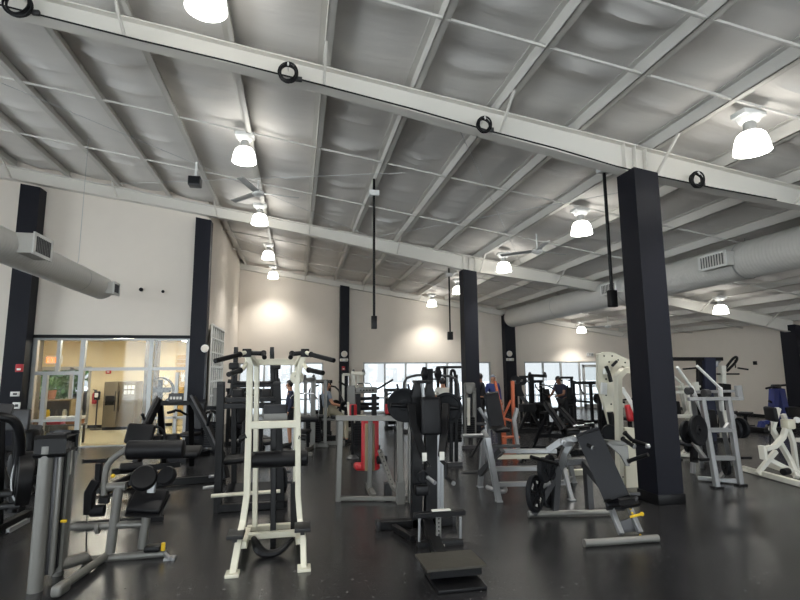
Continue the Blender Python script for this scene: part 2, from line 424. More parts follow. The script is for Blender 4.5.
# lobby behind the glass entrance
LB = 18.9
struct('floor_lobby', MB().b(-9.5, -2.5, 14.25, LB, -.1, .004), 'tile')
struct('trim_2', MB().b(DX0, DX1, 14.14, 14.26, 0, .018), 'alu')
struct('ceiling_lobby', MB().b(-9.5, -2.54, 14.38, LB, 2.86, 2.92), 'wall_warm')
mb = MB().b(-9.5, -8.35, LB, LB+.1, 0, 2.86).b(-8.35, -6.72, LB, LB+.1, 2.02, 2.86).b(-6.72, -2.54, LB, LB+.1, 0, 2.86)
struct('wall_lobby', mb, 'wall_warm')
struct('wall_lobby_left', MB().b(-9.6, -9.5, 14.38, LB, 0, 2.86), 'wall_warm')
struct('wall_lobby_right', MB().b(-2.6, -2.545, 14.4, LB, 0, 2.86), 'wall_warm')
struct('wall_lobby_return', MB().b(-6.95, -6.5, 14.5, 14.95, 0, 2.86), 'brown')
d2 = struct('door_2', MB().b(-8.35, -8.27, LB-.03, LB+.07, 0, 2.02).b(-6.8, -6.72, LB-.03, LB+.07, 0, 2.02).b(-7.36, -7.26, LB-.03, LB+.07, 0, 2.02).b(-8.35, -6.72, LB-.03, LB+.07, 1.9, 2.02).b(-8.27, -6.8, LB-.03, LB+.07, 0, .06), 'alu')
link('door_pane', MB().b(-8.27, -6.8, LB+.01, LB+.02, .06, 1.9), 'glass', d2)
sg = MB()
for i in range(14):
    sg.b(-4.05, -2.62, LB-.04, LB-.012, .25+i*.155, .25+i*.155+.13)
struct('trim_3', sg, 'slat')
struct('baseboard_lobby', MB().b(-6.72, -4.1, LB-.02, LB, 0, .1), 'black')
# aluminium storefront between gym and lobby
sf = struct('window_4', MB().b(DX0+.2, DX1-.1, 14.295, 14.305, .05, DH-.05), 'glass')
f = MB().b(DX0, DX0+.16, 14.24, 14.36, 0, DH).b(DX1-.12, DX1, 14.24, 14.36, 0, DH).b(DX0, DX1, 14.25, 14.35, DH-.07, DH-.02)
f.b(-5.36, -5.25, 14.24, 14.36, 0, DH).b(-3.74, -3.64, 14.24, 14.36, 0, DH).b(-5.3, -2.8, 14.25, 14.35, 1.86, 1.94).b(-6.4, -5.3, 14.25, 14.35, 1.76, 1.85).b(-6.4, -5.3, 14.25, 14.35, .62, .68).b(-3.64, -2.8, 14.25, 14.35, .62, .68).b(-6.16, -6.06, 14.24, 14.36, 0, 1.8).b(-3.08, -3.0, 14.25, 14.35, 0, 1.8).b(-5.9, -5.82, 14.25, 14.35, 1.85, DH-.05)
link('window_frame', f, 'alu', sf)
# navy columns
def column(x0, x1, y0, y1, label, slope=.47, m='navy'):
    t = thing('column', label, 'column', ((x0+x1)/2, (y0+y1)/2, 0), 'navy columns')
    d = slope
    h0, h1 = roof(x0)-d, roof(x1)-d
    mb = MB().prism([(x0, y0, 0.0), (x1, y0, 0.0), (x1, y0, h1), (x0, y0, h0)], (0, .001, 0))
    mb = MB(); ym = (y0+y1)/2
    mb.prism([(x0, ym, .0), (x1, ym, 0), (x1, ym, h1), (x0, ym, h0)], (0, y1-y0, 0))
    link('shaft', mb, m, t)
    link('base_trim', MB().b(x0-.014, x1+.014, y0-.014, y1+.014, 0, .13, bev=.004), 'black', t)
    return t
column(4.77, 5.16, 6.25, 6.66, 'large navy column in the right foreground, nearest the camera')
column(4.72, 5.13, 13.9, 14.3, 'navy column in the middle of the gym behind the black press machine')
column(-6.87, -6.42, 13.85, 14.2, 'navy column at the left end of the glass entrance with red alarm box')
column(-2.69, -2.30, 13.85, 14.2, 'navy column at the right end of the glass entrance')
column(1.78, 2.17, 21.5, 21.88, 'navy pilaster on the far wall left of the wide window', .2)
column(9.2, 9.69, 21.5, 21.88, 'navy pilaster on the far wall under the duct end', .2)
column(16.15, 16.75, 13.85, 14.4, 'navy column at the right edge by the blue machine', .2)
# ---------------------------------------------------------------- ceiling fittings
def lamp0(x, y):
    z = roof(x)
    t = thing('pendant_lamp', 'x', 'lamp', (x, y, z-.9), 'bell pendant lamps')
    link('canopy', MB().b(x-.17, x+.17, y-.11, y+.11, z-.05, z+.02, bev=.01).lathe((x, y, z-.05), (0, 0, -1), [(.15, 0), (.12, .06), (.10, .07), (0, .07)], 18), 'white', t)
    link('ballast', MB().lathe((x, y, z-.11), (0, 0, -1), [(.05, 0), (.075, .03), (.075, .11), (.095, .14), (.11, .19), (0.02, .19)], 20), 'alu', t)
    r = .208
    prof = [(.08, 0), (.13, .016), (.165, .055), (.185, .115), (.2, .18), (r, .255), (r+.006, .267), (r-.012, .267), (.185, .18), (.17, .115), (.15, .06), (.11, .03), (.07, .016)]
    sh = link('shade', MB().lathe((x, y, z-.25), (0, 0, -1), prof, 32), 'glow', t)
    link('bulb', MB().ball((x, y, z-.37), .05, (1, 1, 1.5)), 'glow', t)
    ld = bpy.data.lights.new('lamp_light', 'SPOT'); ld.energy = LAMP_WATT; ld.shadow_soft_size = .1; ld.spot_size = math.radians(114); ld.spot_blend = .9; ld.color = (1, .97, .9)
    lo = bpy.data.objects.new('lamp_light', ld); COL.objects.link(lo); lo.parent = t; lo.location = V((x, y, z-.50))-t.location
    return t
LY = [5.15, 9.15, 13.15, 17.3, 20.95]
ROWS = [(-1.0, 'left row'), (5.66, 'middle row'), (12.66, 'right row')]
ordn = ['nearest the camera', 'second from the camera', 'third from the camera', 'fourth from the camera', 'farthest, by the far wall']
L0 = None
for x, nm in ROWS:
    for j, y in enumerate(LY):
        if x > 12 and j < 2: pass
        lab = 'glowing bell pendant lamp in the %s, %s' % (nm, ordn[j])
        if L0 is None: L0 = lamp0(x, y); L0['label'] = lab
        else:
            dup(L0, (x-ROWS[0][0], y-LY[0], roof(x)-roof(ROWS[0][0])), lab)
    for y in (1.0, -3.2, -7):
        dup(L0, (x-ROWS[0][0], y-LY[0], roof(x)-roof(ROWS[0][0])), 'glowing bell pendant lamp in the %s, overhead or behind the camera' % nm)
for y in (1.0, -3.2, 9.15): dup(L0, (-7.7-ROWS[0][0], y-LY[0], roof(-7.7)-roof(ROWS[0][0])), 'glowing bell pendant lamp by the left wall, out to the side')
# ducts
def duct(x, y0, y1, z, r, label, taper=0):
    t = thing('ventilation_duct', label, 'duct', (x, (y0+y1)/2, z-r))
    prof = [(0, 0), (r, 0)]; n = int((y1-y0)/.08)
    for k in range(n):
        h = (y1-y0)*(k+.5)/n
        prof += [(r, h-.02), (r+.004, h-.006), (r+.004, h+.006), (r, h+.02)]
    prof += [(r, y1-y0)]
    prof += [(r*.8, y1-y0+.18), (0, y1-y0+.2)] if taper else [(0, y1-y0)]
    link('pipe', MB().lathe((x, y0, z), (0, 1, 0), prof, 36), 'duct', t)
    for k in range(int(y0)+2, int(y1), 4):
        link('hanger', MB().tube([(x-.02, k, z+r), (x, k, z+r+.12), (x, k, roof(x)+.02)], .006, 6), 'alu', t)
        link('strap', MB().lathe((x, k-.02, z), (0, 1, 0), [(r+.012, 0), (r+.012, .04)], 30), 'alu', t)
    return t
def register(t, x, y, z, side, r, w=.62, h=.27):
    xs = x+side*(r-.05); xo = x+side*(r+.2)
    g = link('register', MB().b(min(xs, xo), max(xs, xo), y-w/2, y+w/2, z-h/2, z+h/2), 'duct', t)
    m = MB().b(xo-.012, xo+.012, y-w/2-.02, y-w/2+.03, z-h/2-.02, z+h/2+.02).b(xo-.012, xo+.012, y+w/2-.03, y+w/2+.02, z-h/2-.02, z+h/2+.02).b(xo-.012, xo+.012, y-w/2, y+w/2, z-h/2-.02, z-h/2+.03).b(xo-.012, xo+.012, y-w/2, y+w/2, z+h/2-.03, z+h/2+.02)
    link('register_frame', m, 'white', g)
    m = MB()
    for k in range(9):
        yy = y-w/2+.07+(w-.14)*k/8
        m.box((xo, yy, z), (.035, .006, h-.05), (V((side, .7, 0)).normalized(), V((-.7*side, 1, 0)).normalized(), V((0, 0, 1))))
    link('louvre', m, 'dark_grey', g)
DL = duct(-4.3, 5.2, 12.3, 3.68, .25, 'round grey spiral duct hanging at the left edge', 1)
register(DL, -4.3, 8.55, 3.72, 1, .25, .55, .3); register(DL, -4.3, 12.1, 3.64, 1, .17, .35, .24)
DR = duct(9.45, 3.0, 21.2, 4.1, .40, 'large round white spiral duct on the right running to the far wall', 0)
register(DR, 9.45, 9.3, 4.12, -1, .40, .72, .3); register(DR, 9.45, 13.1, 4.12, -1, .40, .72, .3)
# black drop poles with a box at the foot
def pole(px, py0, py1, Y, label, bw=.085):
    a, c = at(px, py0, Y), at(px, py1, Y); c.x = a.x
    t = thing('ceiling_pole', label, 'pole', c, 'black ceiling drop poles')
    link('rod', MB().tube([c+V((0, 0, .1)), (a.x, Y, roof(a.x)+.01)], .026, 12), 'black', t)
    link('bracket', MB().b(a.x-.1, a.x+.1, Y-.07, Y+.07, a.z-.02, a.z+.09, bev=.008), 'white', t)
    link('outlet_box', MB().box(c+V((0, 0, .07)), (bw*2, bw*1.6, .26), bev=.012), 'black', t)
pole(374, 195, 326, 9.9, 'black drop pole hanging in the middle above the grey frame machine', .055)
pole(604, 172, 303, 6.9, 'black drop pole beside the large foreground column', .062)
pole(449, 276, 338, 15.4, 'short black drop pole just left of the middle column', .08)
# coiled black cables hung on the near beam
def coil(px, py, r, label, n=3, tilt=.3):
    c = at(px, py, Y1-.19)
    t = thing('cable_coil', label, 'cable', c-V((0, 0, r)), 'coiled cables on the near beam')
    mb = MB()
    for k in range(6):
        rr = r*(.80+.07*(k % 4)); yo = (k % 3-1)*.02
        mb.tube([c+V((rr*math.cos(a), yo+.012*math.sin(a*2+k), rr*math.sin(a)*1.12)) for a in [2*PI*i/28+k for i in range(29)]], .013, 8)
    link('coil', mb, 'black', t)
    link('hook', MB().tube([c+V((0, .14, r)), c+V((0, -.05, r*.95)), c+V((0, -.06, r*.6))], .012, 6), 'white', t)
    link('plug', MB().box(c+V((r*1.15, .05, -r*.35)), (.09, .05, .06), bev=.01), 'dark_grey', t)
coil(18, 4, .15, 'oval black cable coil at the far left of the near beam')
coil(288, 73, .12, 'black cable coil left of centre on the near beam')
coil(484, 125, .10, 'black cable coil right of centre on the near beam')
coil(697, 180, .11, 'black cable coil on the near beam right of the large column')
tag(link('power_cable', MB().tube([V((x, Y1-.115, roof(x)-d+.008+(.006 if i % 2 else -.006))) for i, (x, d) in enumerate([(-4.5, .32), (-3.6, .30), (-2, .30), (-1, .30), (.3, .30), (1.5, .335), (2.6, .37), (3.6, .40), (4.6, .44), (5.3, .45), (6.2, .41), (7.4, .36)])], .011, 6), 'black', loc=(0, Y1, 5.5)), 'thin black power cable running along the bottom of the near beam', 'cable')
def speaker(px, py, Y, label):
    c = at(px, py, Y); t = thing('loudspeaker', label, 'speaker', c)
    link('cabinet', MB().box(c, (.25, .24, .2), bev=.02), 'dark_grey', t)
    link('grille', MB().box(c+V((0, -.125, 0)), (.22, .012, .16), bev=.004), 'iron', t)
    link('bracket', MB().bar(c+V((0, .05, .1)), V((c.x, c.y+.05, roof(c.x)+.1)), .03), 'white', t)
speaker(195, 182, 11.0, 'small grey box loudspeaker under the roof at upper left')
def fan(px, py, Y, label, rot):
    c = at(px, py, Y); t = thing('ceiling_fan', label, 'ceiling fan', c, 'white ceiling fans')
    link('down_rod', MB().tube([c, (c.x, c.y, roof(c.x)+.05)], .018, 8), 'white', t)
    link('motor', MB().lathe(c+V((0, 0, .05)), (0, 0, -1), [(0, 0), (.08, .01), (.13, .05), (.13, .11), (.06, .15), (0, .15)], 20), 'white', t)
    for k in range(3):
        a = rot+2*PI*k/3; d = V((math.cos(a), math.sin(a), 0))
        link('blade', MB().box(c+d*.52-V((0, 0, .02)), (.8, .13, .012), (d, V((-d.y, d.x, .2)).normalized(), d.cross(V((-d.y, d.x, .2)).normalized())), bev=.004), 'alu', t)
fan(537, 250, 11.2, 'white three-blade ceiling fan right of centre near the duct', .3)
fan(258, 192, 11.4, 'white three-blade ceiling fan above the left row of lamps', .2)
fan(608, 326, 19.0, 'white ceiling fan low beyond the duct', .5)
# ---------------------------------------------------------------- machines in the foreground
def gnd(p): return V((p.x, p.y, 0))
def X(v, dx=0, dy=0, dz=0): return V(v)+V((dx, dy, dz))
def grips(t, segs, m='black', r=.021, name='grip'):
    for a, c in segs: link(name, MB().tube([a, c], r, 10).lathe(V(a), V(c)-V(a), [(0, -.006), (r+.006, -.006), (r+.006, .006), (0, .006)], 12), m, t)
def feet(t, pts, m='rubber', s=.09):
    for p in pts: link('foot', MB().b(p[0]-s/2, p[0]+s/2, p[1]-s/2, p[1]+s/2, 0, .022, bev=.005), m, t)

# grey leg curl machine, left foreground
def leg_curl():
    t = thing('leg_curl_machine', 'grey weight-stack leg curl machine with tall shrouded tower, left foreground', 'exercise machine', fl(100, 570))
    Y = 5.68
    b0 = V((-2.1, 5.05, 0))
    ax = V((-.11, 1, 0)).normalized(); sd = V((ax.y, -ax.x, 0))      # the tower's long and short axes
    H = 1.18; up = V((0, 0, 1))
    link('tower_tube', MB().tube([b0, b0+V((0, 0, H))], .057, 20), 'grey_paint', t)
    link('tower_tube', MB().tube([b0+ax*.34+sd*.07, b0+ax*.34+sd*.07+V((0, 0, H))], .045, 20), 'grey_paint', t)
    sh = link('weight_shroud', MB().pad(b0+ax*.17+sd*.05+V((0, 0, .64)), sd, up, (.13, 1.08, .3), .03), 'dark_grey', t)
    link('side_panel', MB().pad(b0+ax*.23+sd*.115+V((0, 0, .64)), ax, up, (.17, 1.08, .03), .012).pad(b0+ax*.03+sd*.1+V((0, 0, .64)), sd, up, (.045, 1.08, .05), .02), 'grey_paint', t)
    link('shroud_slot', MB().box(b0+ax*.1+sd*.118+V((0, 0, .64)), (.012, .05, 1.0), (sd, ax, up)), 'black', sh)
    link('decal', MB().box(b0+ax*.23+sd*.132+V((0, 0, 1.0)), (.004, .03, .22), (sd, ax, up)), 'label', sh)
    link('selector_pin', MB().tube([b0+ax*.09+sd*.11+V((0, 0, .52)), b0+ax*.09+sd*.17+V((0, 0, .52))], .013, 8), 'yellow', t)
    cp = MB(); c0 = b0+V((0, 0, H))
    cp.pad(c0+ax*.13+sd*.035, ax, sd, (.36, .18, .13), .03)
    cap = link('tower_cap', cp, 'black', t)
    link('name_plate', MB().box(c0+ax*.06+sd*.127+V((0, 0, -.01)), (.006, .12, .07), (sd, ax, up)), 'silver', cap)
    link('cap_ridge', MB().pad(c0+ax*.16+sd*.035+V((0, 0, .07)), ax, sd, (.22, .1, .035), .02), 'dark_grey', cap)
    q = lambda x, y: at(x, y, Y)
    # base
    link('base_rail', MB().tube([q(88, 560), q(166, 553)], .036, 16), 'grey_paint', t)
    link('base_link', MB().tube([b0+ax*.2+sd*.02+V((0, 0, .1)), b0+ax*.42+sd*.25+V((0, 0, .1)), q(88, 562)], .05, 14), 'grey_paint', t)
    a, c = fl(61, 587, .06), q(106, 556)
    link('cross_foot', MB().tube([a, c], .036, 14).pad(a-V((0, 0, .01)), (c-a).cross(V((0, 0, 1))), (c-a), (.085, .17, .09), .025), 'grey_paint', t)
    link('end_foot', MB().bar(q(164, 553), fl(170, 559, .02), .035).b(fl(170, 559).x-.05, fl(170, 559).x+.05, fl(170, 559).y-.05, fl(170, 559).y+.05, 0, .02), 'silver', t)
    link('boom', MB().tube([q(68, 527), q(143, 524)], .033, 14).lathe(q(98, 528), (1, 0, 0), [(0, -.015), (.055, -.015), (.055, .015), (0, .015)], 18), 'grey_paint', t)
    link('post', MB().tube([q(119, 486), q(110, 553)], .045, 16), 'grey_paint', t)
    link('post_head', MB().tube([q(107, 487), q(126, 486)], .04, 14), 'grey_paint', t)
    link('seat_post', MB().tube([q(147, 512), q(142, 548)], .042, 16), 'grey_paint', t)
    s = link('seat', MB().pad(q(148, 501), (1, 0, .06), (.1, .5, .42), (.33, .26, .06), .05), 'vinyl', t)
    link('piping', MB().pad(q(148, 503)+V((0, -.0, -.02)), (1, 0, .06), (.1, .5, .42), (.342, .272, .014), .006), 'black', s)
    for x0, y0, w in ((144, 478, .25), (167, 476, .19)):
        cc = q(x0, y0); nrm = V((.1 if x0 < 150 else -.35, -.85, .5)).normalized()
        link('thigh_pad', MB().lathe(cc-nrm*.03, nrm, [(0, 0), (w*.46, 0), (w*.5, .015), (w*.5, .045), (w*.44, .065), (0, .07)], 24), 'vinyl', t)
    link('pad_bracket', MB().bar(q(153, 479), q(151, 492), .06, .03), 'silver', t)
    r = link('back_roller', MB().lathe(q(127, 450), q(176, 449)-q(127, 450), [(0, 0), (.075, 0), (.092, .012), (.092, .528), (.075, .54), (0, .54)], 24), 'vinyl', t)
    link('roller_cap', MB().lathe(q(176, 449), (1, 0, 0), [(.05, 0), (.05, .012), (0, .014)], 16), 'grey_paint', r)
    link('roller_arm', MB().tube([q(128, 448), q(112, 459), q(106, 468), q(104, 484), q(104, 495)], .03, 14, smooth=2), 'grey_paint', t)
    link('adjuster', MB().box(q(153, 548), (.15, .12, .06), bev=.02).tube([q(144, 550), q(162, 549)], .02), 'black', t)
    link('adjuster_knob', MB().lathe(q(153, 548)+V((.1, -.03, 0)), (0, 0, 1), [(.02, -.02), (.02, .05), (0, .05)], 12), 'yellow', t)
    lv = link('lever', MB().bars([q(99, 463), q(98, 482)], .055).bars([q(97, 480), q(90, 492), q(89, 514)], .1, .08).bar(q(100, 500), q(108, 500), .05), 'black', t)
    link('lever_handle', MB().bar(q(83, 461.5), q(107, 460.5), .035), 'black', lv)
    link('ankle_roller', MB().lathe(q(91, 511), (1, 0, 0), [(0, 0), (.05, 0), (.055, .01), (.055, .12), (0, .13)], 18), 'iron', lv)
    link('cable', MB().tube([q(87, 514), q(86, 560)], .006, 6), 'black', t)
leg_curl()

# cream knee-raise and pull-up station
def vkr():
    t = thing('pull_up_station', 'cream vertical knee raise and pull-up station with black grips, left of centre', 'exercise machine', fl(268, 550))
    f0, f1 = fl(232, 577), fl(304, 571)
    YF_, YR_ = 5.42, 6.15
    qf = lambda x, y: at(x, y, YF_); qr = lambda x, y: at(x, y, YR_)
    for nm, pts, ft in (('upright', [qf(247, 352), qf(250, 366), qf(249, 420), qf(247, 494), qf(243, 522), X(f0, .03, .16, .24), X(f0, 0, .02, .0)], f0), ('upright', [qf(305, 353), qf(300, 366), qf(297, 382), qf(298, 420), qf(298, 494), qf(300, 520), X(f1, -.01, .16, .24), X(f1, 0, .02, .0)], f1)):
        link(nm, MB().bars(pts, .062, .055), 'cream', t)
        link('foot', MB().b(ft.x-.06, ft.x+.06, ft.y-.04, ft.y+.1, 0, .03, bev=.006), 'cream', t)
    for x in (257, 297):
        top = qr(x, 366); bt = fl(x-1, 527); bt.y = YR_; bt.x = qr(x-2, 527).x; bt.z = .0
        link('rear_upright', MB().bars([qf(248 if x < 270 else 303, 354), qr(x, 364), bt], .055, .055), 'cream', t)
    link('top_bar', MB().bar(qr(256, 362), qr(295, 362), .06), 'cream', t)
    link('cross_bar', MB().bar(qf(250, 425), qf(298, 424), .06, .07), 'cream', t)
    link('base_bar', MB().bar(X(f0, .06, .7, .13), X(f1, -.02, .7, .13), .06).bar(X(f0, .02, 1.15, .08), X(f1, -.05, 1.15, .08), .06).bar(X(f0, .05, .4, .14), X(f0, .03, 1.15, .06), .06).bar(X(f1, -.04, .4, .14), X(f1, -.05, 1.15, .06), .06), 'cream', t)
    for c, s in ((qf(247, 353), -1), (qf(305, 353), 1)):
        link('grip_block', MB().box(c, (.085, .085, .085), bev=.006), 'black', t)
    gb = link('grip_bar', MB().tube([qf(247, 352), at(240, 354, 5.3)], .02).tube([qf(305, 352), at(311, 354.5, 5.3)], .02), 'cream', t)
    grips(t, [(at(240, 354.5, 5.3), at(215, 361, 5.05)), (at(311, 354.5, 5.3), at(334, 360.5, 5.05)), (qf(250, 353), qf(264, 353.5)), (qf(302, 353), qf(292, 354)), (qf(263.5, 353), at(264.5, 357.5, 5.3)), (qf(292, 353.5), at(290.5, 357.5, 5.3))], r=.024)
    link('dip_arm', MB().tube([qf(249, 356), qf(246, 364), at(243, 369, 5.25), at(239, 371, 5.15)], .022, 10, smooth=2).tube([qf(302, 357), qf(304, 365), at(307, 369, 5.25), at(310, 370.5, 5.15)], .022, 10, smooth=2), 'cream', t)
    grips(t, [(at(240, 370.5, 5.15), at(228.5, 374.5, 4.95)), (at(309, 370, 5.15), at(323, 373, 4.95))], r=.024)
    b = link('backrest', MB().pad(at(275.5, 412, 5.75), (1, 0, 0), (0, .1, 1), (.25, .16, .08), .02), 'vinyl_grey', t)
    link('backrest_plate', MB().box(at(275.5, 417.5, 5.66), (.245, .015, .08)), 'grey_paint', b)
    r = link('pad', MB().lathe(at(249, 460, 5.55), at(302, 458, 5.55)-at(249, 460, 5.55), [(0, 0), (.066, 0), (.08, .012), (.082, .3), (.08, .578), (.066, .59), (0, .59)], 22), 'vinyl', t)
    link('centre_post', MB().bar(at(274, 420, 5.8), at(273, 547, 5.75), .045), 'black', t)
    for nm, x0, y0 in (('step', 236, 534), ('step', 302.5, 527)):
        c = at(x0, y0, 5.22)
        link(nm, MB().box(c, (.15, .24, .035), bev=.006).box(c-V((0, 0, .02)), (.04, .2, .05)), 'rubber', t)
    link('cam_disc', MB().disc(at(297, 377.5, 5.5), (0.1, 1, 0), .07, .04), 'cream', t)
    link('cam_hub', MB().disc(at(296.3, 376.5, 5.465), (0.1, 1, 0), .016, .02, 14), 'black', t)
    link('strap', MB().tube([X(f0, .13, .55, .16), X(f0, .2, .45, .05), X(f0, .3, .42, .03), X(f1, -.22, .44, .04), X(f1, -.1, .52, .13)], [.02, .05, .035, .03, .02], 8, smooth=2), 'black', t)
    link('side_strut', MB().bar(at(294, 483, 5.9), at(294, 528, 5.9), .06, .08), 'black', t)
    grips(t, [(qf(246, 436), qf(240, 439)), (qf(299, 437), qf(306, 438))], r=.03, name='knob')
vkr()

# black rack with guide rods behind the cream station
def press_rack():
    t = thing('plate_rack_machine', 'black plate-loaded squat press rack behind the cream pull-up station', 'exercise machine', fl(250, 505))
    Y = 7.25; Z = 7.95
    q = lambda x, y: at(x, y, Y); r = lambda x, y: at(x, y, Z)
    for x0, x1 in ((221, 217.5), (277, 281)):
        a, c = q(x0, 385), q(x1, 513); c.z = 0
        link('upright', MB().bar(a, c, .085, .07), 'black', t)
        link('post_cap', MB().box(a+V((0, 0, .02)), (.1, .09, .05), bev=.012), 'rubber', t)
    for x0, x1 in ((236, 234), (272, 273)):
        a, c = r(x0, 352), r(x1, 495); c.z = 0.03
        link('guide_post', MB().bar(a, r(x1, 400), .05).bar(r(x1, 400), c, .06), 'black', t)
        link('guide_cap', MB().box(r(x0, 351), (.06, .06, .12), bev=.01), 'rubber', t)
        link('bearing', MB().box(r(x0-2 if x0 < 250 else x0+4, 366), (.14, .12, .1), bev=.02).tube([r(x0-2 if x0 < 250 else x0+4, 369), r(x0-4 if x0 < 250 else x0+5, 395)], .035), 'black', t)
    link('cross_beam', MB().bar(r(232, 386), r(277, 385), .09, .05).bar(q(226, 400), q(276, 399), .1, .06).bar(q(220, 406), q(280, 405), .07), 'black', t)
    link('shoulder_yoke', MB().tube([r(228, 381), r(240, 383), r(268, 383), r(280, 380)], .03), 'black', t)
    for x in (238, 266): link('shoulder_pad', MB().pad(at(x, 394, 7.5), (1, 0, 0), (0, .3, 1), (.16, .14, .09), .03), 'vinyl', t)
    link('back_pad', MB().pad(at(252, 440, 7.7), (1, 0, 0), (0, .25, 1), (.3, .55, .08), .04), 'vinyl', t)
    link('knee_pad', MB().pad(at(236, 459, 7.4), (1, 0, .1), (0, 1, .1), (.3, .25, .08), .03), 'vinyl', t)
    fp = [q(218, 512), q(284, 508)]; 
    for p in fp: p.z = .05
    bk = [V((p.x+(.05 if i == 0 else -.05), 8.1, .05)) for i, p in enumerate(fp)]
    link('base_frame', MB().bar(fp[0], fp[1], .09).bar(bk[0], bk[1], .09).bar(fp[0], bk[0], .09).bar(fp[1], bk[1], .09), 'black', t)
    link('foot_plate', MB().box((fp[0]+fp[1])/2+V((0, .35, .1)), (.75, .5, .02), (V((1, 0, 0)), V((0, .95, .3)), V((0, -.3, .95)))), 'iron', t)
    link('load_bar', MB().tube([at(211, 496, 7.0), at(280, 491, 7.15)], .024, 12), 'cream', t)
    for a, c in (((203, 488), (219, 486)), ((209, 476.5), (221, 475.5))): link('storage_peg', MB().tube([at(*a, 7.35), at(*c, 7.4)], .02, 10), 'silver', t)
    for a, c in (((284, 472), (291, 471.5)), ((281, 484), (293, 481))): link('storage_peg', MB().tube([at(*a, 7.5), at(*c, 7.5)], .02, 10), 'dark_grey', t)
    for k, (x, y) in enumerate(((279, 481.5), (283.5, 480))): tag(link('weight_plate', MB().plate45(at(x, y, 7.45), (1, .25, 0), .17, .035), 'iron', loc=at(x, y, 7.45)), ('black weight plate on the right peg of the squat press rack', 'outer black weight plate on the right peg of the squat press rack')[k], 'weight plate')
press_rack()

# grey frame machine with a red seat
def red_seat():
    t = thing('seated_press_machine', 'grey steel frame machine with red upholstered seat and back pad', 'exercise machine', fl(370, 498))
    Y = 7.45; q = lambda x, y: at(x, y, Y)
    link('post', MB().bar(q(341, 416), X(q(338, 501), 0, 0, -q(338, 501).z), .062), 'grey_paint', t)
    link('post', MB().bar(at(370.5, 418, 7.9), at(369.5, 495, 7.85), .05), 'grey_paint', t)
    for x0, x1, w in ((399.5, 400.5, .066), (410.5, 410.5, .055)):
        c = at(x1, 503, 7.15); c.z = 0
        link('post', MB().bar(at(x0, 418, 7.2), c, w), 'grey_paint', t)
    link('post_sleeve', MB().bar(at(400.5, 482, 7.13), X(at(400.5, 500, 7.13), 0, 0, -at(400.5, 500, 7.13).z), .1), 'grey_paint', t)
    link('top_rail', MB().bar(q(336, 418), at(413, 418.5, 7.2), .07).bar(at(370.5, 418, 7.9), q(369, 418), .06), 'grey_paint', t)
    a, c = q(338, 500), at(412, 497, 7.2); a.z = c.z = .04
    link('base_rail', MB().bar(a, c, .055).bar(V((a.x+.5, a.y, .04)), V((a.x+.52, 8.2, .04)), .07), 'grey_paint', t)
    bp = link('back_pad', MB().pad(at(370, 444, 8.0), (1, 0, 0), (0.01, .06, 1), (.27, .78, .07), .03), 'red', t)
    link('back_board', MB().pad(at(369.8, 447, 7.955), (1, 0, 0), (0.01, .06, 1), (.15, .7, .02), .006), 'wood', bp)
    link('seat', MB().pad(at(366.5, 466, 8.15), (1, 0, 0), (0, 1, -.08), (.38, .36, .1), .04), 'red', t)
    link('adjust_strut', MB().bars([at(379.5, 450, 7.8), at(392.5, 486, 7.5), at(402, 496, 7.3)], .06, .05), 'grey_paint', t)
    mb = MB()
    for k in range(8):
        f = k/8; p = at(379.5, 450, 7.8).lerp(at(392.5, 486, 7.5), f+.06); mb.disc(p+V((-.0, -.034, 0)), (0, 1, 0), .011, .012, 10)
    link('strut_holes', mb, 'black', t)
    link('foot_block', MB().bar(at(388, 483, 7.6), X(at(388, 497, 7.6), 0, 0, -at(388, 497, 7.6).z), .09), 'dark_grey', t)
    link('cable', MB().tube([at(394.5, 420, 7.5), at(394.5, 482, 7.5)], .007, 6), 'black', t)
    link('lever_roller', MB().lathe(at(379, 460, 7.9), (1, 0, 0), [(0, -.03), (.06, -.03), (.06, .12), (0, .12)], 18), 'vinyl', t)
red_seat()

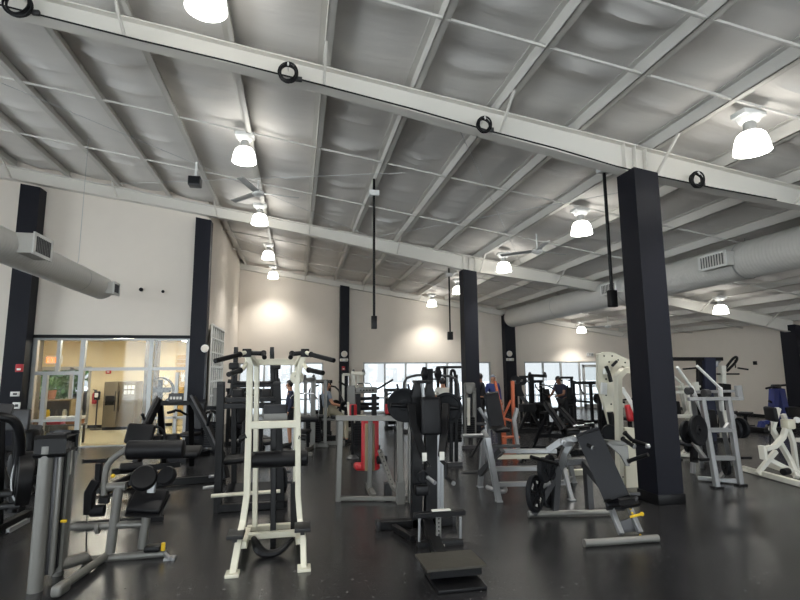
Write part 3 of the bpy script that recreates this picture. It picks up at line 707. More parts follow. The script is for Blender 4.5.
# black standing press tower with platform, centre foreground
def tower():
    t = thing('standing_press_machine', 'tall black plate-loaded standing press machine with grey step platform, centre foreground', 'exercise machine', fl(435, 545))
    Y = 6.05; q = lambda x, y: at(x, y, Y)
    for x0, x1, w in ((416.5, 416.5, .11), (430.5, 430.5, .13)):
        c = q(x1, 533); c.z = 0
        link('column', MB().bar(q(x0, 400), c, w, .1), 'black', t)
    for x in (438.5, 442.0):
        c = at(x, 530, 6.2); c.z = .02
        link('guide_rail', MB().bar(at(x, 420, 6.2), c, .03 if x > 440 else .04), 'silver', t)
    # base cross
    a, c = q(378, 529), q(453, 525); a.z = c.z = .05
    link('base_bar', MB().bar(a, c, .1, .09), 'black', t)
    link('end_cap', MB().box(a, (.05, .12, .11), bev=.008).box(c, (.05, .12, .11), bev=.008), 'rubber', t)
    m0 = (q(416, 530)+q(438, 530))/2; m0.z = .05
    link('centre_rail', MB().bar(m0, V((1.38, 4.95, .05)), .12, .09).bar(V((1.12, 5.95, .05)), V((1.24, 5.5, .05)), .06), 'black', t)
    # platform
    P_ = [fl(415, 555, .14), fl(471, 550.5, .14), fl(487, 566, .14), fl(427, 571.5, .14)]
    pl = link('platform', MB().prism(P_, (0, 0, .018)), 'steel', t); pl.data.materials[0] = MATS['platform_steel']
    link('platform_support', MB().prism([p*.86+(sum(P_, V())/4)*.14-V((0, 0, .045)) for p in P_], (0, 0, .06)), 'black', t)
    s = sum(P_, V())/4; s.z = 0
    link('lower_step', MB().b(s.x-.2, s.x+.22, s.y-.32, s.y+.15, 0, .03, bev=.004), 'black', t)
    # cage
    k = lambda x, y: at(x, y, 5.4)
    link('cage_top_bar', MB().bar(k(414, 515.5), k(465, 512.5), .06, .05), 'black', t)
    link('bar_label', MB().box(k(441, 511.2)+V((0, -.0, .012)), (.2, .05, .012)), 'label', t)
    link('cage_box', MB().box(k(440, 545), (.49, .09, .1), bev=.008), 'black', t)
    link('box_light_sticker', MB().box(k(442, 544)+V((0, -.048, 0)), (.03, .006, .025)), 'label', t)
    for x in (419.5, 460.5): link('cage_post', MB().tube([k(x, 517), k(x, 543)], .016, 10), 'silver', t)
    hl = link('height_strip', MB().bar(k(438.5, 516), k(438.5, 541), .042, .02), 'grey_paint', t)
    mb = MB()
    for i in range(6): mb.disc(k(438.5, 518.5+i*4)+V((0, -.012, 0)), (0, 1, 0), .009, .008, 10)
    link('strip_holes', mb, 'black', hl)
    link('linkage', MB().bars([q(419, 498), q(420, 540)], .03).bars([q(425.5, 470), q(425, 540)], .025).box(at(421.5, 490, 5.85), (.15, .12, .11), bev=.015), 'black', t)
    rr = at(423, 477, 5.8)
    link('pulley_ring', MB().tube([rr+V((.06*math.cos(2*PI*i/20), 0, .06*math.sin(2*PI*i/20))) for i in range(21)], .012, 8).bar(rr+V((0, 0, -.06)), rr+V((0, 0, .06)), .02), 'iron', t)
    link('pull_pin', MB().tube([at(428, 477.5, 5.75), at(435, 483, 5.6)], .022, 10), 'silver', t)
    # head, arms and grips
    link('head_plate', MB().prism([q(414.5, 382), q(422, 382), q(424.5, 391), q(423, 402), q(412, 402), q(411, 396)], (0, .09, 0)).prism([q(427, 381.5), q(430.5, 382), q(436, 402), q(424, 402), q(425, 391)], (0, .09, 0)).box(q(422.5, 381.8), (.2, .24, .035), bev=.008), 'black', t)
    link('head_edge', MB().bar(at(422.2, 384, 5.97), at(423.5, 398, 5.97), .02, .05), 'silver', t)
    link('backrest', MB().pad(at(431, 416, 5.78), (1, 0, 0), (0, .02, 1), (.235, .43, .08), .035), 'vinyl', t)
    link('load_shaft', MB().tube([at(391, 405, 6.1), at(458, 408, 6.1)], .026, 12), 'black', t)
    link('arm', MB().bars([at(411, 404, 5.95), at(413, 425, 5.85), at(424, 457, 5.7)], .085, .06), 'black', t)
    link('arm', MB().bars([at(446, 404, 5.95), at(444.5, 425, 5.85), at(441.8, 457, 5.7)], .085, .06), 'black', t)
    for p, w in (((424.5, 457), .05), ((442, 456), .055)): link('grip_label', MB().box(at(*p, 5.66), (w, .02, .09), bev=.004), 'label', t)
    link('handle', MB().tube([at(425.5, 461, 5.68), at(429, 466, 5.6), at(429.5, 468, 5.5)], .02, 10), 'black', t)
    link('handle', MB().tube([at(441, 460, 5.68), at(446, 465, 5.65), at(446, 478, 5.62), at(453, 483, 5.5)], .021, 10), 'black', t)
    link('handle_tip', MB().tube([at(453, 483, 5.5), at(454, 483.6, 5.48)], .023, 10), 'silver', t)
    for i, (x, y, r, lab) in enumerate(((404, 405, .205, 'big round black weight plate on the left of the black standing press'), (407, 406, .2, 'inner black weight plate on the left of the black standing press'), (447, 408, .19, 'big round black weight plate on the right of the black standing press'))):
        tag(link('weight_plate', MB().plate45(at(x, y, 6.2+.06*i if i < 2 else 6.2), (.28, 1, .02), r, .045), 'iron', loc=at(x, y, 6.2)), lab, 'weight plate')
    link('stop_peg', MB().tube([at(397, 384, 6.2), at(398.5, 391, 6.2)], .014).tube([at(408, 384, 6.2), at(409.5, 391, 6.2)], .014), 'black', t)
mat('platform_steel', (74, 71, 64), .55, metal=.3, noise=.35, scale=9, bump=.1)
tower()

# plate-loaded incline press with grey frame, right foreground
def incline():
    t = thing('incline_press_machine', 'plate-loaded incline chest press with long dark back pad in front of the large column', 'exercise machine', fl(600, 520))
    A_, B_ = 5.14, 6.1
    a, c = fl(586, 543, .04), fl(658, 538, .04)
    link('front_foot', MB().tube([a, c], .036, 14).lathe(a, a-c, [(.039, -.02), (.039, .02), (0, .02)], 14), 'grey_paint', t)
    a, c = fl(530, 514, .04), fl(612, 512, .04)
    link('rear_foot', MB().tube([a, c], .034, 14).lathe(a, a-c, [(.038, -.02), (.038, .02), (0, .02)], 14), 'grey_paint', t)
    q = lambda x, y: at(x, y, B_)
    z0 = lambda p: V((p.x, p.y, .04))
    link('frame', MB().bars([z0(q(533, 514)), q(552, 482), q(563, 456), q(566, 446)], .075), 'dark_grey', t)
    link('frame', MB().bars([z0(q(554.5, 514)), q(557, 478), q(560, 462)], .08), 'dark_grey', t)
    link('frame', MB().bars([q(553, 463), q(580, 461), q(587, 466), z0(q(590, 512))], .085), 'dark_grey', t)
    link('spine', MB().bars([q(583, 462), at(600, 482, 5.8), at(622, 508, 5.35)], .09), 'dark_grey', t)
    for (x0, y0), (x1, y1) in (((611, 508), (622, 541)), ((628, 504), (641, 541))):
        c = at(x1, y1, A_); c.z = .05
        link('seat_post', MB().bar(at(x0, y0, 5.3), c, .055, .05), 'silver', t)
    hp = MB()
    for i in range(7):
        p = at(629+i*1.6, 508+i*4.4, 5.24); hp.disc(p+V((0, -.03, 0)), (0, 1, 0), .013, .02, 10)
    link('post_holes', hp, 'yellow', t)
    link('post_plate', MB().prism([at(617, 522, 5.22), at(630, 518, 5.22), at(636, 531, 5.2), at(620, 533, 5.2)], (0, .02, 0)), 'dark_grey', t)
    link('seat_pin', MB().tube([at(630, 517, 5.2), at(642, 514, 5.15)], .014, 8).ball(at(642, 514, 5.15), .022), 'yellow', t)
    top, bot = at(588, 434, 5.62), at(617, 499, 5.3)
    s = at(599, 433, 5.55)-at(578, 435, 5.66)
    bp = link('back_pad', MB().pad((top+bot)/2, s, bot-top, (.20, (bot-top).length, .08), .035), 'vinyl_grey', t)
    link('pad_board', MB().pad((top+bot)/2+V((.02, .05, -.02)), s, bot-top, (.17, (bot-top).length*.94, .03), .01), 'black', bp)
    st = link('seat', MB().pad(at(622, 503, 5.2), V((1, -.15, .1)), V((.2, -.8, .25)), (.24, .2, .06), .03), 'vinyl', t)
    link('seat_lever', MB().tube([at(630, 494, 5.2), at(640, 494, 5.15)], .02).tube([at(637, 497, 5.15), at(630, 508, 5.15)], .02), 'dark_grey', t)
    # swinging arms
    link('arm', MB().bars([q(548, 450), at(560, 442, 6), at(577, 438, 5.85)], .075).bars([at(572, 442, 5.9), at(566, 452, 5.95), q(561, 468)], .075), 'silver', t)
    link('arm', MB().bars([at(600, 441, 5.6), at(618, 443, 5.4), at(630, 443, 5.3)], .05).prism([at(606, 443, 5.5), at(627, 446, 5.35), at(629, 466, 5.35), at(626, 466, 5.35), at(620, 455, 5.4)], (0, .03, 0)), 'grey_paint', t)
    link('arm_joint', MB().disc(at(563, 442, 5.93), (.4, 1, 0), .035, .1, 18).disc(at(574, 438, 5.85), (.4, 1, 0), .03, .09, 18).box(at(568, 444, 5.87), (.12, .03, .06), bev=.008), 'silver', t)
    grips(t, [(at(557, 464, 5.9), at(531, 457, 5.75)), (at(580, 440.5, 5.7), at(592, 447.5, 5.5)), (at(623, 439, 5.3), at(634, 446.5, 5.1)), (at(629, 461, 5.32), at(648, 454.5, 5.1)), (at(634, 441, 5.3), at(649, 446, 5.1)), (at(625, 433, 5.3), at(632, 440, 5.3))], r=.023)
    link('grip_cap', MB().tube([at(592, 447.5, 5.5), at(593, 448, 5.49)], .026).tube([at(634, 446.5, 5.1), at(635, 447, 5.09)], .026).tube([at(646, 446, 5.1), at(649.5, 446.3, 5.09)], .025), 'silver', t)
    link('load_horn', MB().tube([q(552, 482), at(528, 494, 5.95)], .025).tube([q(560, 464), at(539, 470, 6.1)], .025), 'silver', t)
    labs = ['large black spoked weight plate, outermost on the lower left horn of the incline press', 'black weight plate behind the spoked one on the lower left horn of the incline press', 'black weight plate on the upper left horn of the incline press, nearer', 'black weight plate on the upper left horn of the incline press, farther']
    ax = V((1, -1.15, .1)).normalized()
    for i, (x, y, Y, r) in enumerate(((535, 493.5, 5.9, .215), (547, 490.5, 6.15, .205), (544, 470, 5.9, .15), (550, 467.5, 6.02, .15))):
        o = link('weight_plate', MB().plate45(at(x, y, Y), ax, r, .055), 'iron', loc=at(x, y, Y)); tag(o, labs[i], 'weight plate', None)
        if i == 0:
            sp = MB(); s_, u_, d_ = frame(ax); c = at(x, y, Y)
            for k in range(6):
                an = 2*PI*k/6+.3; dd = s_*math.cos(an)+u_*math.sin(an); tt = s_*-math.sin(an)+u_*math.cos(an)
                sp.box(c+dd*.11+ax*.02, (.1, .03, .03), (dd, tt, ax), bev=.004)
            link('spoke', sp, 'black', o, label='black spokes')
            lt = MB()
            for k in (0, 1, 3, 4):
                an = 2*PI*k/6+.82; dd = s_*math.cos(an)+u_*math.sin(an); tt = s_*-math.sin(an)+u_*math.cos(an)
                for j in (-1, 0, 1): lt.box(c+dd*.13+tt*j*.026+ax*.019, (.03, .014, .004), (dd, tt, ax))
            link('raised_lettering', lt, 'label', o, label='pale raised figures')
incline()
# ---------------------------------------------------------------- second row of machines
def silver_bench():
    t = thing('olympic_bench_frame', 'silver tube bench frame with horizontal rails left of the incline press', 'weight bench', fl(525, 495))
    q = lambda x, y: at(x, y, 6.95); r = lambda x, y: at(x, y, 7.7)
    z = lambda p: V((p.x, p.y, 0))
    link('leg', MB().bar(q(487, 438), z(at(499, 502, 6.9)), .065), 'silver', t)
    link('leg', MB().bar(r(484, 432), z(at(480, 487, 7.8)), .06), 'silver', t)
    link('leg', MB().bar(q(564, 468), z(at(572, 501, 6.75)), .055), 'silver', t)
    link('leg', MB().bar(r(568, 455), z(at(574, 487, 7.75)), .055), 'silver', t)
    link('top_bar', MB().tube([r(484, 432), q(489, 441)], .035), 'silver', t)
    for a, c, w in (((503, 451), (556, 451), .07), ((497, 457), (548, 456), .05), ((493, 469), (541, 468), .10), ((495, 484.5), (566, 482.5), .08)):
        link('rail', MB().bar(at(*a, 7.1), at(*c, 7.1), w, .06), 'silver' if w != .05 else 'cream', t)
    link('rail', MB().bar(at(566, 482, 6.95), at(571, 478, 7.7), .06), 'silver', t)
    link('strut', MB().bar(at(480, 474, 7.4), at(502, 450, 7.0), .07), 'dark_grey', t)
    link('handle', MB().tube([at(487, 487, 7.2), at(497, 491, 7.0), at(505, 492, 7.0), at(506, 488, 7.1), at(497, 486, 7.3)], .03, 10, smooth=2), 'silver', t)
    link('horn', MB().tube([at(462, 436, 7.4), at(483, 435.5, 7.5)], .03, 12), 'silver', t)
    link('horn', MB().tube([at(462, 473, 7.6), at(480, 472, 7.6)], .024, 12), 'dark_grey', t)
    grips(t, [(at(525, 460, 7.3), at(533, 443, 7.5)), (at(471, 457, 7.4), at(482, 438, 7.5)), (at(521, 463, 7.2), at(526, 456, 7.2))], r=.02)
    feet(t, [z(at(499, 502, 6.9)), z(at(480, 487, 7.8)), z(at(572, 501, 6.75)), z(at(574, 487, 7.75))], 'silver')
silver_bench()
def white_tower():
    t = thing('cable_tower', 'tall white pivoting cable press with a perforated side plate, left of the large column', 'exercise machine', fl(625, 490))
    Y = 7.6; q = lambda x, y: at(x, y, Y)
    link('side_plate', MB().prism([q(597, 354), q(603, 352), q(612, 352), q(630, 361), q(630, 369), q(621, 366), q(614, 372), q(612.5, 390), q(613, 426), q(609, 426), q(603, 404), q(597, 386)], (0, .06, 0)), 'cream', t)
    mb = MB()
    for x, y in ((603, 356), (611, 356), (617, 360), (624, 362.5), (608, 362), (606, 371), (608, 375), (605, 379), (601, 385), (605, 395), (610, 415), (610, 404)): mb.disc(q(x, y)-V((0, .032, 0)), (0, 1, 0), .014, .012, 12)
    link('bolt_hole', mb, 'black', t)
    link('arm', MB().bar(q(604, 369)-V((0, .07, 0)), q(604, 374)-V((0, .07, 0)), .09, .05).bar(at(604, 383, 7.45), at(603.5, 394, 7.45), .07, .05), 'white', t)
    link('link_rod', MB().bars([at(606, 366, 7.5), at(609, 374, 7.5), at(611, 382, 7.5)], .05).bars([at(612, 366, 7.5), at(617, 361, 7.5)], .04).tube([at(610, 412, 7.5), at(613, 428, 7.5)], .05), 'black', t)
    p0 = at(617.5, 372, 7.25); b0 = at(620, 489, 7.25); b0.z = 0
    link('upright', MB().bars([at(636, 369, 7.35), at(623, 371, 7.25), at(617.5, 377, 7.25), at(619, 425, 7.25), b0], .1, .09), 'cream', t)
    b1 = at(630, 489, 7.3); b1.z = 0
    link('lower_casing', MB().bar(at(628, 428, 7.32), b1, .2, .12), 'cream', t)
    link('casing_bolt', MB().disc(at(623, 477, 7.2), (0, 1, 0), .012, .02, 10), 'black', t)
    link('press_arm', MB().bars([at(622, 388, 7.6), at(632, 404, 7.5), at(640, 424, 7.4)], .06), 'white', t)
    link('red_pad', MB().pad(at(631, 413, 7.9), (1, .3, 0), (0, .2, 1), (.2, .28, .1), .04), 'red', t, label='red pad')
    link('weight_bundle', MB().disc(at(610, 432, 7.5), (.6, 1, 0), .12, .12).disc(at(606, 440, 7.6), (.6, 1, 0), .1, .1), 'iron', t)
    a = at(606, 487, 8.2); a.z = .04
    link('base', MB().bar(V((b0.x-.05, 7.2, .04)), V((b0.x+.5, 8.4, .04)), .1).bar(V((b0.x-.3, 8.3, .04)), V((b0.x+.7, 8.3, .04)), .1), 'cream', t)
white_tower()
def iso_row(dx, dy, m, label, plabels):
    """plate-loaded lever machine with an A-shaped ladder frame"""
    D = V((dx, dy, 0)); sc = (7.0+dy)/7.0
    w = lambda x, y, Y: at(x, y, Y)+D
    t = thing('lever_row_machine', label, 'exercise machine', V((6.45, 7.3, 0))+D)
    z = lambda p: V((p.x, p.y, .02))
    for x0, x1, Y0, Y1_ in ((702, 717, 7.05, 6.93), (728, 741, 7.05, 6.98)):
        a, c = w(x0, 398, Y0), z(w(x1, 488, Y1_))
        link('leg', MB().bar(a, c, .065), m, t)
        link('foot', MB().box(V((c.x, c.y, .012)), (.17, .1, .024), bev=.004), 'black', t)
    for x0, x1, y in ((707, 733, 430), (712, 737, 458)): link('rung', MB().bar(w(x0, y, 7), w(x1, y, 7.02), .055), m, t)
    link('top_rail', MB().bar(w(688, 399, 7.05), w(743, 398.5, 7.05), .055).bar(w(686, 392, 7.4), w(742, 391, 7.4), .04), m, t)
    link('rail_end', MB().bar(w(738, 386, 7.05), w(740, 400, 7.05), .09, .05), m, t)
    link('rear_leg', MB().bar(w(692, 392, 7.4), z(w(703, 472, 8.3)), .06), m, t)
    link('rear_leg', MB().bar(w(716, 392, 7.4), z(w(731, 468, 8.4)), .06), m, t)
    link('lever', MB().tube([w(677, 367, 7.1), w(692, 388, 7.3)], .022).tube([w(691, 387, 7.3), w(704, 415, 7.5)], .035), 'white' if m == 'silver' else m, t)
    link('lever', MB().tube([w(697, 366, 7.0), w(720, 388, 7.2)], .022).tube([w(720, 388, 7.2), w(722, 410, 7.4)], .035), 'white' if m == 'silver' else m, t)
    link('pivot', MB().disc(w(706, 393, 7.2), (1, .2, 0), .06, .12).disc(w(689, 391, 7.2), (1, .2, 0), .06, .1), 'dark_grey', t)
    link('base_rail', MB().bar(z(w(698, 481, 7.4))+V((0, 0, .03)), z(w(738, 486, 7.05))+V((0, 0, .03)), .06).bar(z(w(716, 487, 6.95))+V((0, 0, .03)), z(w(731, 468, 8.4))+V((0, 0, .03)), .05), m, t)
    link('seat_post', MB().bar(w(694, 446, 7.9), z(w(693, 476, 7.9)), .055), m, t)
    link('seat_sleeve', MB().bar(w(694, 447, 7.88), w(694, 462, 7.88), .08), 'black', t)
    link('seat', MB().pad(w(688, 443, 7.8), (1, 0, 0), (0, 1, .05), (.34, .3, .07), .03), 'vinyl_grey', t)
    link('brace', MB().bar(w(691, 439, 7.4), w(707, 461, 7.05), .055).bar(w(735, 415, 7.1), w(724, 430, 7.05), .05), m, t)
    link('peg', MB().tube([w(700, 460, 7.0), w(712, 459, 7.0)], .022).tube([w(739, 458, 7.0), w(751, 458, 7.0)], .022), 'black', t)
    link('chest_pad', MB().pad(w(711, 420, 7.6), (1, .1, 0), (0, .1, 1), (.2, .34, .09), .03), 'vinyl', t)
    for (x, y, Y, r, ax), lab in zip(((698, 430, 6.8, .225, (.35, -1, .05)), (687, 432, 6.95, .17, (.35, -1, .05)), (741, 428, 7.2, .165, (1, -.05, 0)), (736, 429, 7.25, .15, (1, -.25, 0)), (726, 466, 7.35, .15, (1, -.45, 0))), plabels):
        tag(link('weight_plate', MB().plate45(w(x, y, Y), ax, r, .05), 'iron', loc=w(x, y, Y)), lab, 'weight plate')
iso_row(0, 0, 'silver', 'silver ladder-framed lever row machine just right of the large column', ['large black plate at the left of the silver lever row machine', 'black plate behind the left one on the silver lever row machine', 'outer black plate at the right of the silver lever row machine', 'inner black plate at the right of the silver lever row machine', 'black plate hung low between the legs of the silver lever row machine'])
iso_row(1.15, 2.2, 'white_paint', 'white lever machine standing behind the silver ladder-framed one', ['large black plate at the left of the white lever machine', 'small black plate at the far left of the white lever machine', 'outer black plate at the right of the white lever machine', 'inner black plate at the right of the white lever machine', 'black plate hung low on the white lever machine'])
def white_right():
    t = thing('seated_row_machine', 'white angular-framed row machine cut off by the right edge of view', 'exercise machine', fl(785, 478))
    Y = 7.45; q = lambda x, y: at(x, y, Y)
    z = lambda p: V((p.x, p.y, .05))
    a, c = fl(742, 468, .05), fl(812, 487, .05)
    link('base_rail', MB().bar(a, c, .09, .08), 'white_paint', t)
    mb = MB()
    for f in (.04, .09, .14): mb.disc(a.lerp(c, f)+V((0, -.06, 0)), (.3, 1, 0), .014, .03, 10)
    link('rail_holes', mb, 'black', t)
    link('mast', MB().bars([q(778, 408), q(772, 429), q(791, 462), at(797, 478, 7.2)], .085, .07), 'white_paint', t)
    link('mast', MB().bars([at(783, 414, 7.7), at(793, 442, 7.7), at(797, 472, 7.7)], .07), 'white_paint', t)
    link('swing_arm', MB().bars([at(765, 449, 7.3), at(775, 446, 7.3), at(783, 437, 7.3), at(787, 424, 7.4)], .075), 'white_paint', t)
    link('brace', MB().bars([z(q(757, 473)), at(769, 459, 7.45), at(776, 451, 7.45)], .07).bar(at(769, 459, 7.45), z(at(799, 478, 7.25)), .07), 'white_paint', t)
    link('head_casing', MB().box(at(788, 424, 7.35), (.16, .16, .16), bev=.025), 'cream', t)
    link('pulley', MB().disc(at(797, 420, 7.35), (.2, 1, 0), .05, .05), 'white', t)
    link('chest_pad', MB().pad(at(771, 414, 7.35), (.3, 1, 0), (-.12, 0, 1), (.28, .24, .08), .03), 'vinyl', t)
    link('foot_bracket', MB().bar(at(762, 446, 7.3), at(764, 459, 7.3), .05, .1), 'white_paint', t)
    link('seat_roller', MB().lathe(at(783, 472, 7.2), (1, .3, 0), [(0, 0), (.05, 0), (.055, .01), (.055, .16), (0, .17)], 16), 'vinyl', t)
    link('cable', MB().tube([at(770, 422, 7.3), at(770, 445, 7.3)], .01, 6), 'black', t)
    link('rear_bar', MB().bar(at(797, 440, 7.7), at(812, 440, 7.7), .07).bar(z(at(799, 478, 7.3)), V((8.6, 8.2, .05)), .09), 'white_paint', t)
white_right()
def blue_machine():
    t = thing('upright_stepper', 'blue upright stepper machine with dark handles against the right wall', 'exercise machine', fl(777, 436))
    Y = 12.2; q = lambda x, y: at(x, y, Y)
    link('mast', MB().bars([q(774, 389), q(773, 411)], .15, .2), 'blue', t)
    link('mast', MB().bars([at(779, 389, 12.3), at(785, 418, 12.1), at(786, 428, 12.1)], .2, .2), 'blue', t)
    link('console', MB().box(q(776, 386.5), (.26, .12, .12), bev=.03), 'mirror_dark', t)
    link('handle', MB().tube([q(766, 388.5), q(772, 387), q(780, 385.5), q(786, 385)], .03), 'black', t)
    link('handle', MB().tube([q(769, 401), q(773, 403)], .035), 'black', t)
    link('pedal_arm', MB().bar(at(762, 422, 12.3), V((at(761, 436, 12.3).x, 12.3, .1)), .13).bar(at(762, 423, 12.3), at(774, 421, 12.3), .1), 'blue', t)
    a = fl(750, 437, .05); 
    link('pedal', MB().box(V((a.x+.1, 12.3, .09)), (.62, .3, .07), bev=.02), 'purple', t)
    link('base', MB().box(V((q(776, 430).x, 12.3, .08)), (1.1, .5, .16), bev=.03).box(q(788, 412), (.5, .45, .3), bev=.06), 'black', t)
    link('side_shroud', MB().box(at(777, 425, 12.4), (.4, .3, .4), bev=.05), 'mirror_dark', t)
blue_machine()
def crossover():
    t = thing('cable_crossover', 'black cable crossover frame behind the white lever machines', 'exercise machine', fl(712, 445))
    Y = 11.2; q = lambda x, y: at(x, y, Y)
    z = lambda p: V((p.x, p.y, .03))
    link('top_bar', MB().bar(q(655, 359), q(722, 359), .09), 'black', t)
    link('column', MB().bar(q(708, 358), z(q(709, 440)), .3, .16), 'cloth_navy', t)
    link('column', MB().bar(q(699, 360), z(q(700, 440)), .09), 'black', t)
    link('column', MB().bar(q(722, 366), z(q(724, 440)), .12), 'white_paint', t)
    link('arm', MB().tube([q(722, 384), q(723, 372), q(732, 359), q(737, 356), q(737, 361), q(727, 371)], .032, 10, smooth=2), 'black', t)
    link('handle', MB().tube([q(738, 368), q(748, 369.5)], .022).tube([q(717, 374), q(739, 374)], .022).tube([q(683, 369), q(696, 368)], .022), 'black', t)
    link('cable', MB().tube([q(735, 360), q(735.5, 368)], .014, 6), 'black', t)
    link('pulley', MB().disc(q(714, 364), (1, 1, 0), .1, .06).tube([q(710, 367), q(720, 361)], .03), 'silver', t)
    link('base', MB().bar(z(q(690, 440)), z(q(735, 440)), .1), 'black', t)
    link('lower_shroud', MB().bar(q(724, 384), q(724, 410), .22, .2), 'black', t)
crossover()
# leg press at the entrance
def leg_press():
    t = thing('leg_press_machine', 'black angled leg press with two sloping rails by the glass entrance', 'exercise machine', fl(178, 462))
    z = lambda p: V((p.x, p.y, .06))
    for pts in ([at(159, 399, 9.6), at(150, 418, 9.4), at(141, 437, 9.2), z(at(134, 475, 8.9))], [at(192, 398, 9.6), at(207, 426, 9.4), at(221, 456, 9.2), z(at(226, 470, 9.1))]):
        link('rail', MB().bars(pts, .1, .12), 'black', t)
        link('guide_rod', MB().tube([p+V((.0, -.11, .05)) for p in pts[:3]], .02), 'dark_grey', t)
    c = at(221, 456, 9.2)
    link('rear_leg', MB().bar(at(160, 402, 9.65), z(at(166, 440, 10.6)), .08), 'black', t)
    link('rear_leg', MB().bar(at(191, 402, 9.65), z(at(193, 440, 10.6)), .08), 'black', t)
    link('cross_bar', MB().bar(at(158, 403, 9.6), at(193, 403, 9.6), .08), 'black', t)
    hp = link('sign_plate', MB().box(at(176, 398, 9.5), (.24, .03, .16), bev=.01), 'dark_grey', t)
    mb = MB()
    for i in range(4): mb.box(at(171+i*3.2, 398, 9.47), (.035, .006, .045))
    link('lettering', mb, 'label', hp)
    link('back_pad', MB().pad(at(140, 434, 9.0), (1, 0, 0), (.1, .35, 1), (.42, .32, .09), .04), 'vinyl', t)
    link('seat', MB().pad(at(172, 452, 9.2), (1, .1, 0), (0, 1, .2), (.9, .4, .1), .04), 'vinyl', t)
    link('side_pad', MB().box(at(156, 439, 9.3), (.2, .22, .12), bev=.03).box(at(171, 438, 9.3), (.26, .22, .13), bev=.03), 'vinyl', t)
    link('hand_lever', MB().tube([at(164, 441, 9.1), at(165, 434, 9.1), at(162, 429, 9.1), at(158, 427, 9.1), at(148, 427, 9.1)], .02, 10, smooth=2), 'black', t)
    link('base_frame', MB().bar(z(at(98, 492, 8.6)), z(at(160, 470, 9.6)), .08).bar(z(at(136, 475, 9.0)), z(at(226, 468, 9.2)), .09).bar(at(112, 472, 8.9), at(180, 464, 9.2), .07), 'black', t)
    link('weight_horn', MB().tube([at(207, 427, 9.3), at(211, 413, 9.1)], .025).tube([at(147, 425, 9.3), at(142, 414, 9.2)], .025), 'iron', t)
    link('roller', MB().lathe(at(120, 468, 8.6), (1, .2, 0), [(0, 0), (.06, 0), (.07, .01), (.07, .3), (0, .31)], 18), 'vinyl', t)
    link('pivot_bolt', MB().ball(at(113, 476, 8.5), .03), 'yellow', t)
    link('lower_frame', MB().bars([at(113, 484, 8.5), at(132, 476, 8.7), at(134, 466, 8.8)], .07), 'black', t)
leg_press()
tag(link('floor_bar', MB().bar(fl(76, 525, .03), fl(163, 518, .03), .05, .05), 'black', loc=fl(120, 521)), 'black steel base bar lying on the floor behind the grey leg curl machine', 'bar')
# stationary bike and stair machine at the left edge
def left_bike():
    t = thing('elliptical_trainer', 'dark elliptical trainer with curved arms at the left edge, left of the leg curl tower', 'exercise machine', fl(10, 520))
    Y = 6.9; q = lambda x, y: at(x, y, Y); z = lambda p: V((p.x, p.y, .05))
    link('arm', MB().tube([at(-8, 415, 6.6), at(3, 417, 6.6), at(14, 420, 6.65), at(20, 430, 6.7), at(21, 452, 6.8), at(17, 485, 6.9), at(12, 512, 6.9)], .05, 12, smooth=2), 'black', t)
    link('arm', MB().tube([at(-12, 446, 7.3), at(2, 470, 7.3), at(12, 500, 7.2)], .045, 12), 'black', t)
    link('console', MB().pad(q(2, 413), (1, .2, 0), (0, .4, 1), (.2, .22, .06), .02), 'dark_grey', t)
    link('mast', MB().bar(q(-2, 418), z(q(-4, 520)), .1), 'black', t)
    fw_ = link('flywheel_shroud', MB().disc(q(24, 478), (1, .5, 0), .3, .14, 32).disc(q(24, 478), (1, .5, 0), .2, .17, 32), 'black', t)
    link('rim', MB().tube([q(24, 478)+V((.22*math.cos(2*PI*i/28)*.45, -.06-.22*.9*math.cos(2*PI*i/28)*.0, .26*math.sin(2*PI*i/28))) for i in range(29)], .012, 8), 'silver', fw_)
    link('crank', MB().bar(q(18, 468), q(30, 490), .05).ball(q(18, 468), .05).ball(q(30, 490), .05), 'iron', t)
    link('base', MB().bars([z(fl(-8, 536)), z(fl(28, 517))], .09, .08).bars([z(fl(-10, 505)), z(fl(22, 512))], .09), 'black', t)
    link('base_rail', MB().bar(fl(8, 531, .12), fl(28, 520, .12), .035), 'silver', t)
    link('pedal', MB().box(q(8, 505), (.34, .2, .06), bev=.02).box(q(2, 493), (.3, .2, .06), bev=.02), 'rubber', t)
left_bike()
def left_stepper():
    t = thing('stair_climber', 'dark stair climber behind the elliptical at the left edge', 'exercise machine', fl(26, 498))
    Y = 9.2; q = lambda x, y: at(x, y, Y); z = lambda p: V((p.x, p.y, .05))
    link('body', MB().box(q(27, 470), (.34, .6, .6), bev=.08).box(q(31, 445), (.22, .4, .5), bev=.07), 'black', t)
    link('console', MB().pad(q(30, 432), (1, .3, 0), (0, .5, 1), (.3, .24, .07), .03), 'dark_grey', t)
    link('handrail', MB().tube([q(20, 444), q(26, 436), q(34, 432), q(40, 440), q(40, 462)], .025, 10, smooth=2), 'iron', t)
    link('shroud_panel', MB().pad(at(17, 420, 8.6), (1, 0, 0), (0, .1, 1), (.34, .3, .08), .02), 'dark_grey', t)
    link('panel_post', MB().bar(at(17, 428, 8.6), z(at(18, 490, 8.6)), .08), 'black', t)
    link('base', MB().b(q(27, 470).x-.25, q(27, 470).x+.3, 8.85, 9.6, 0, .1, bev=.02), 'black', t)
    for i in range(3): link('step', MB().box(q(33, 466+i*9)+V((.16, -.1*i, 0)), (.2, .24, .04), bev=.01), 'rubber', t)
left_stepper()
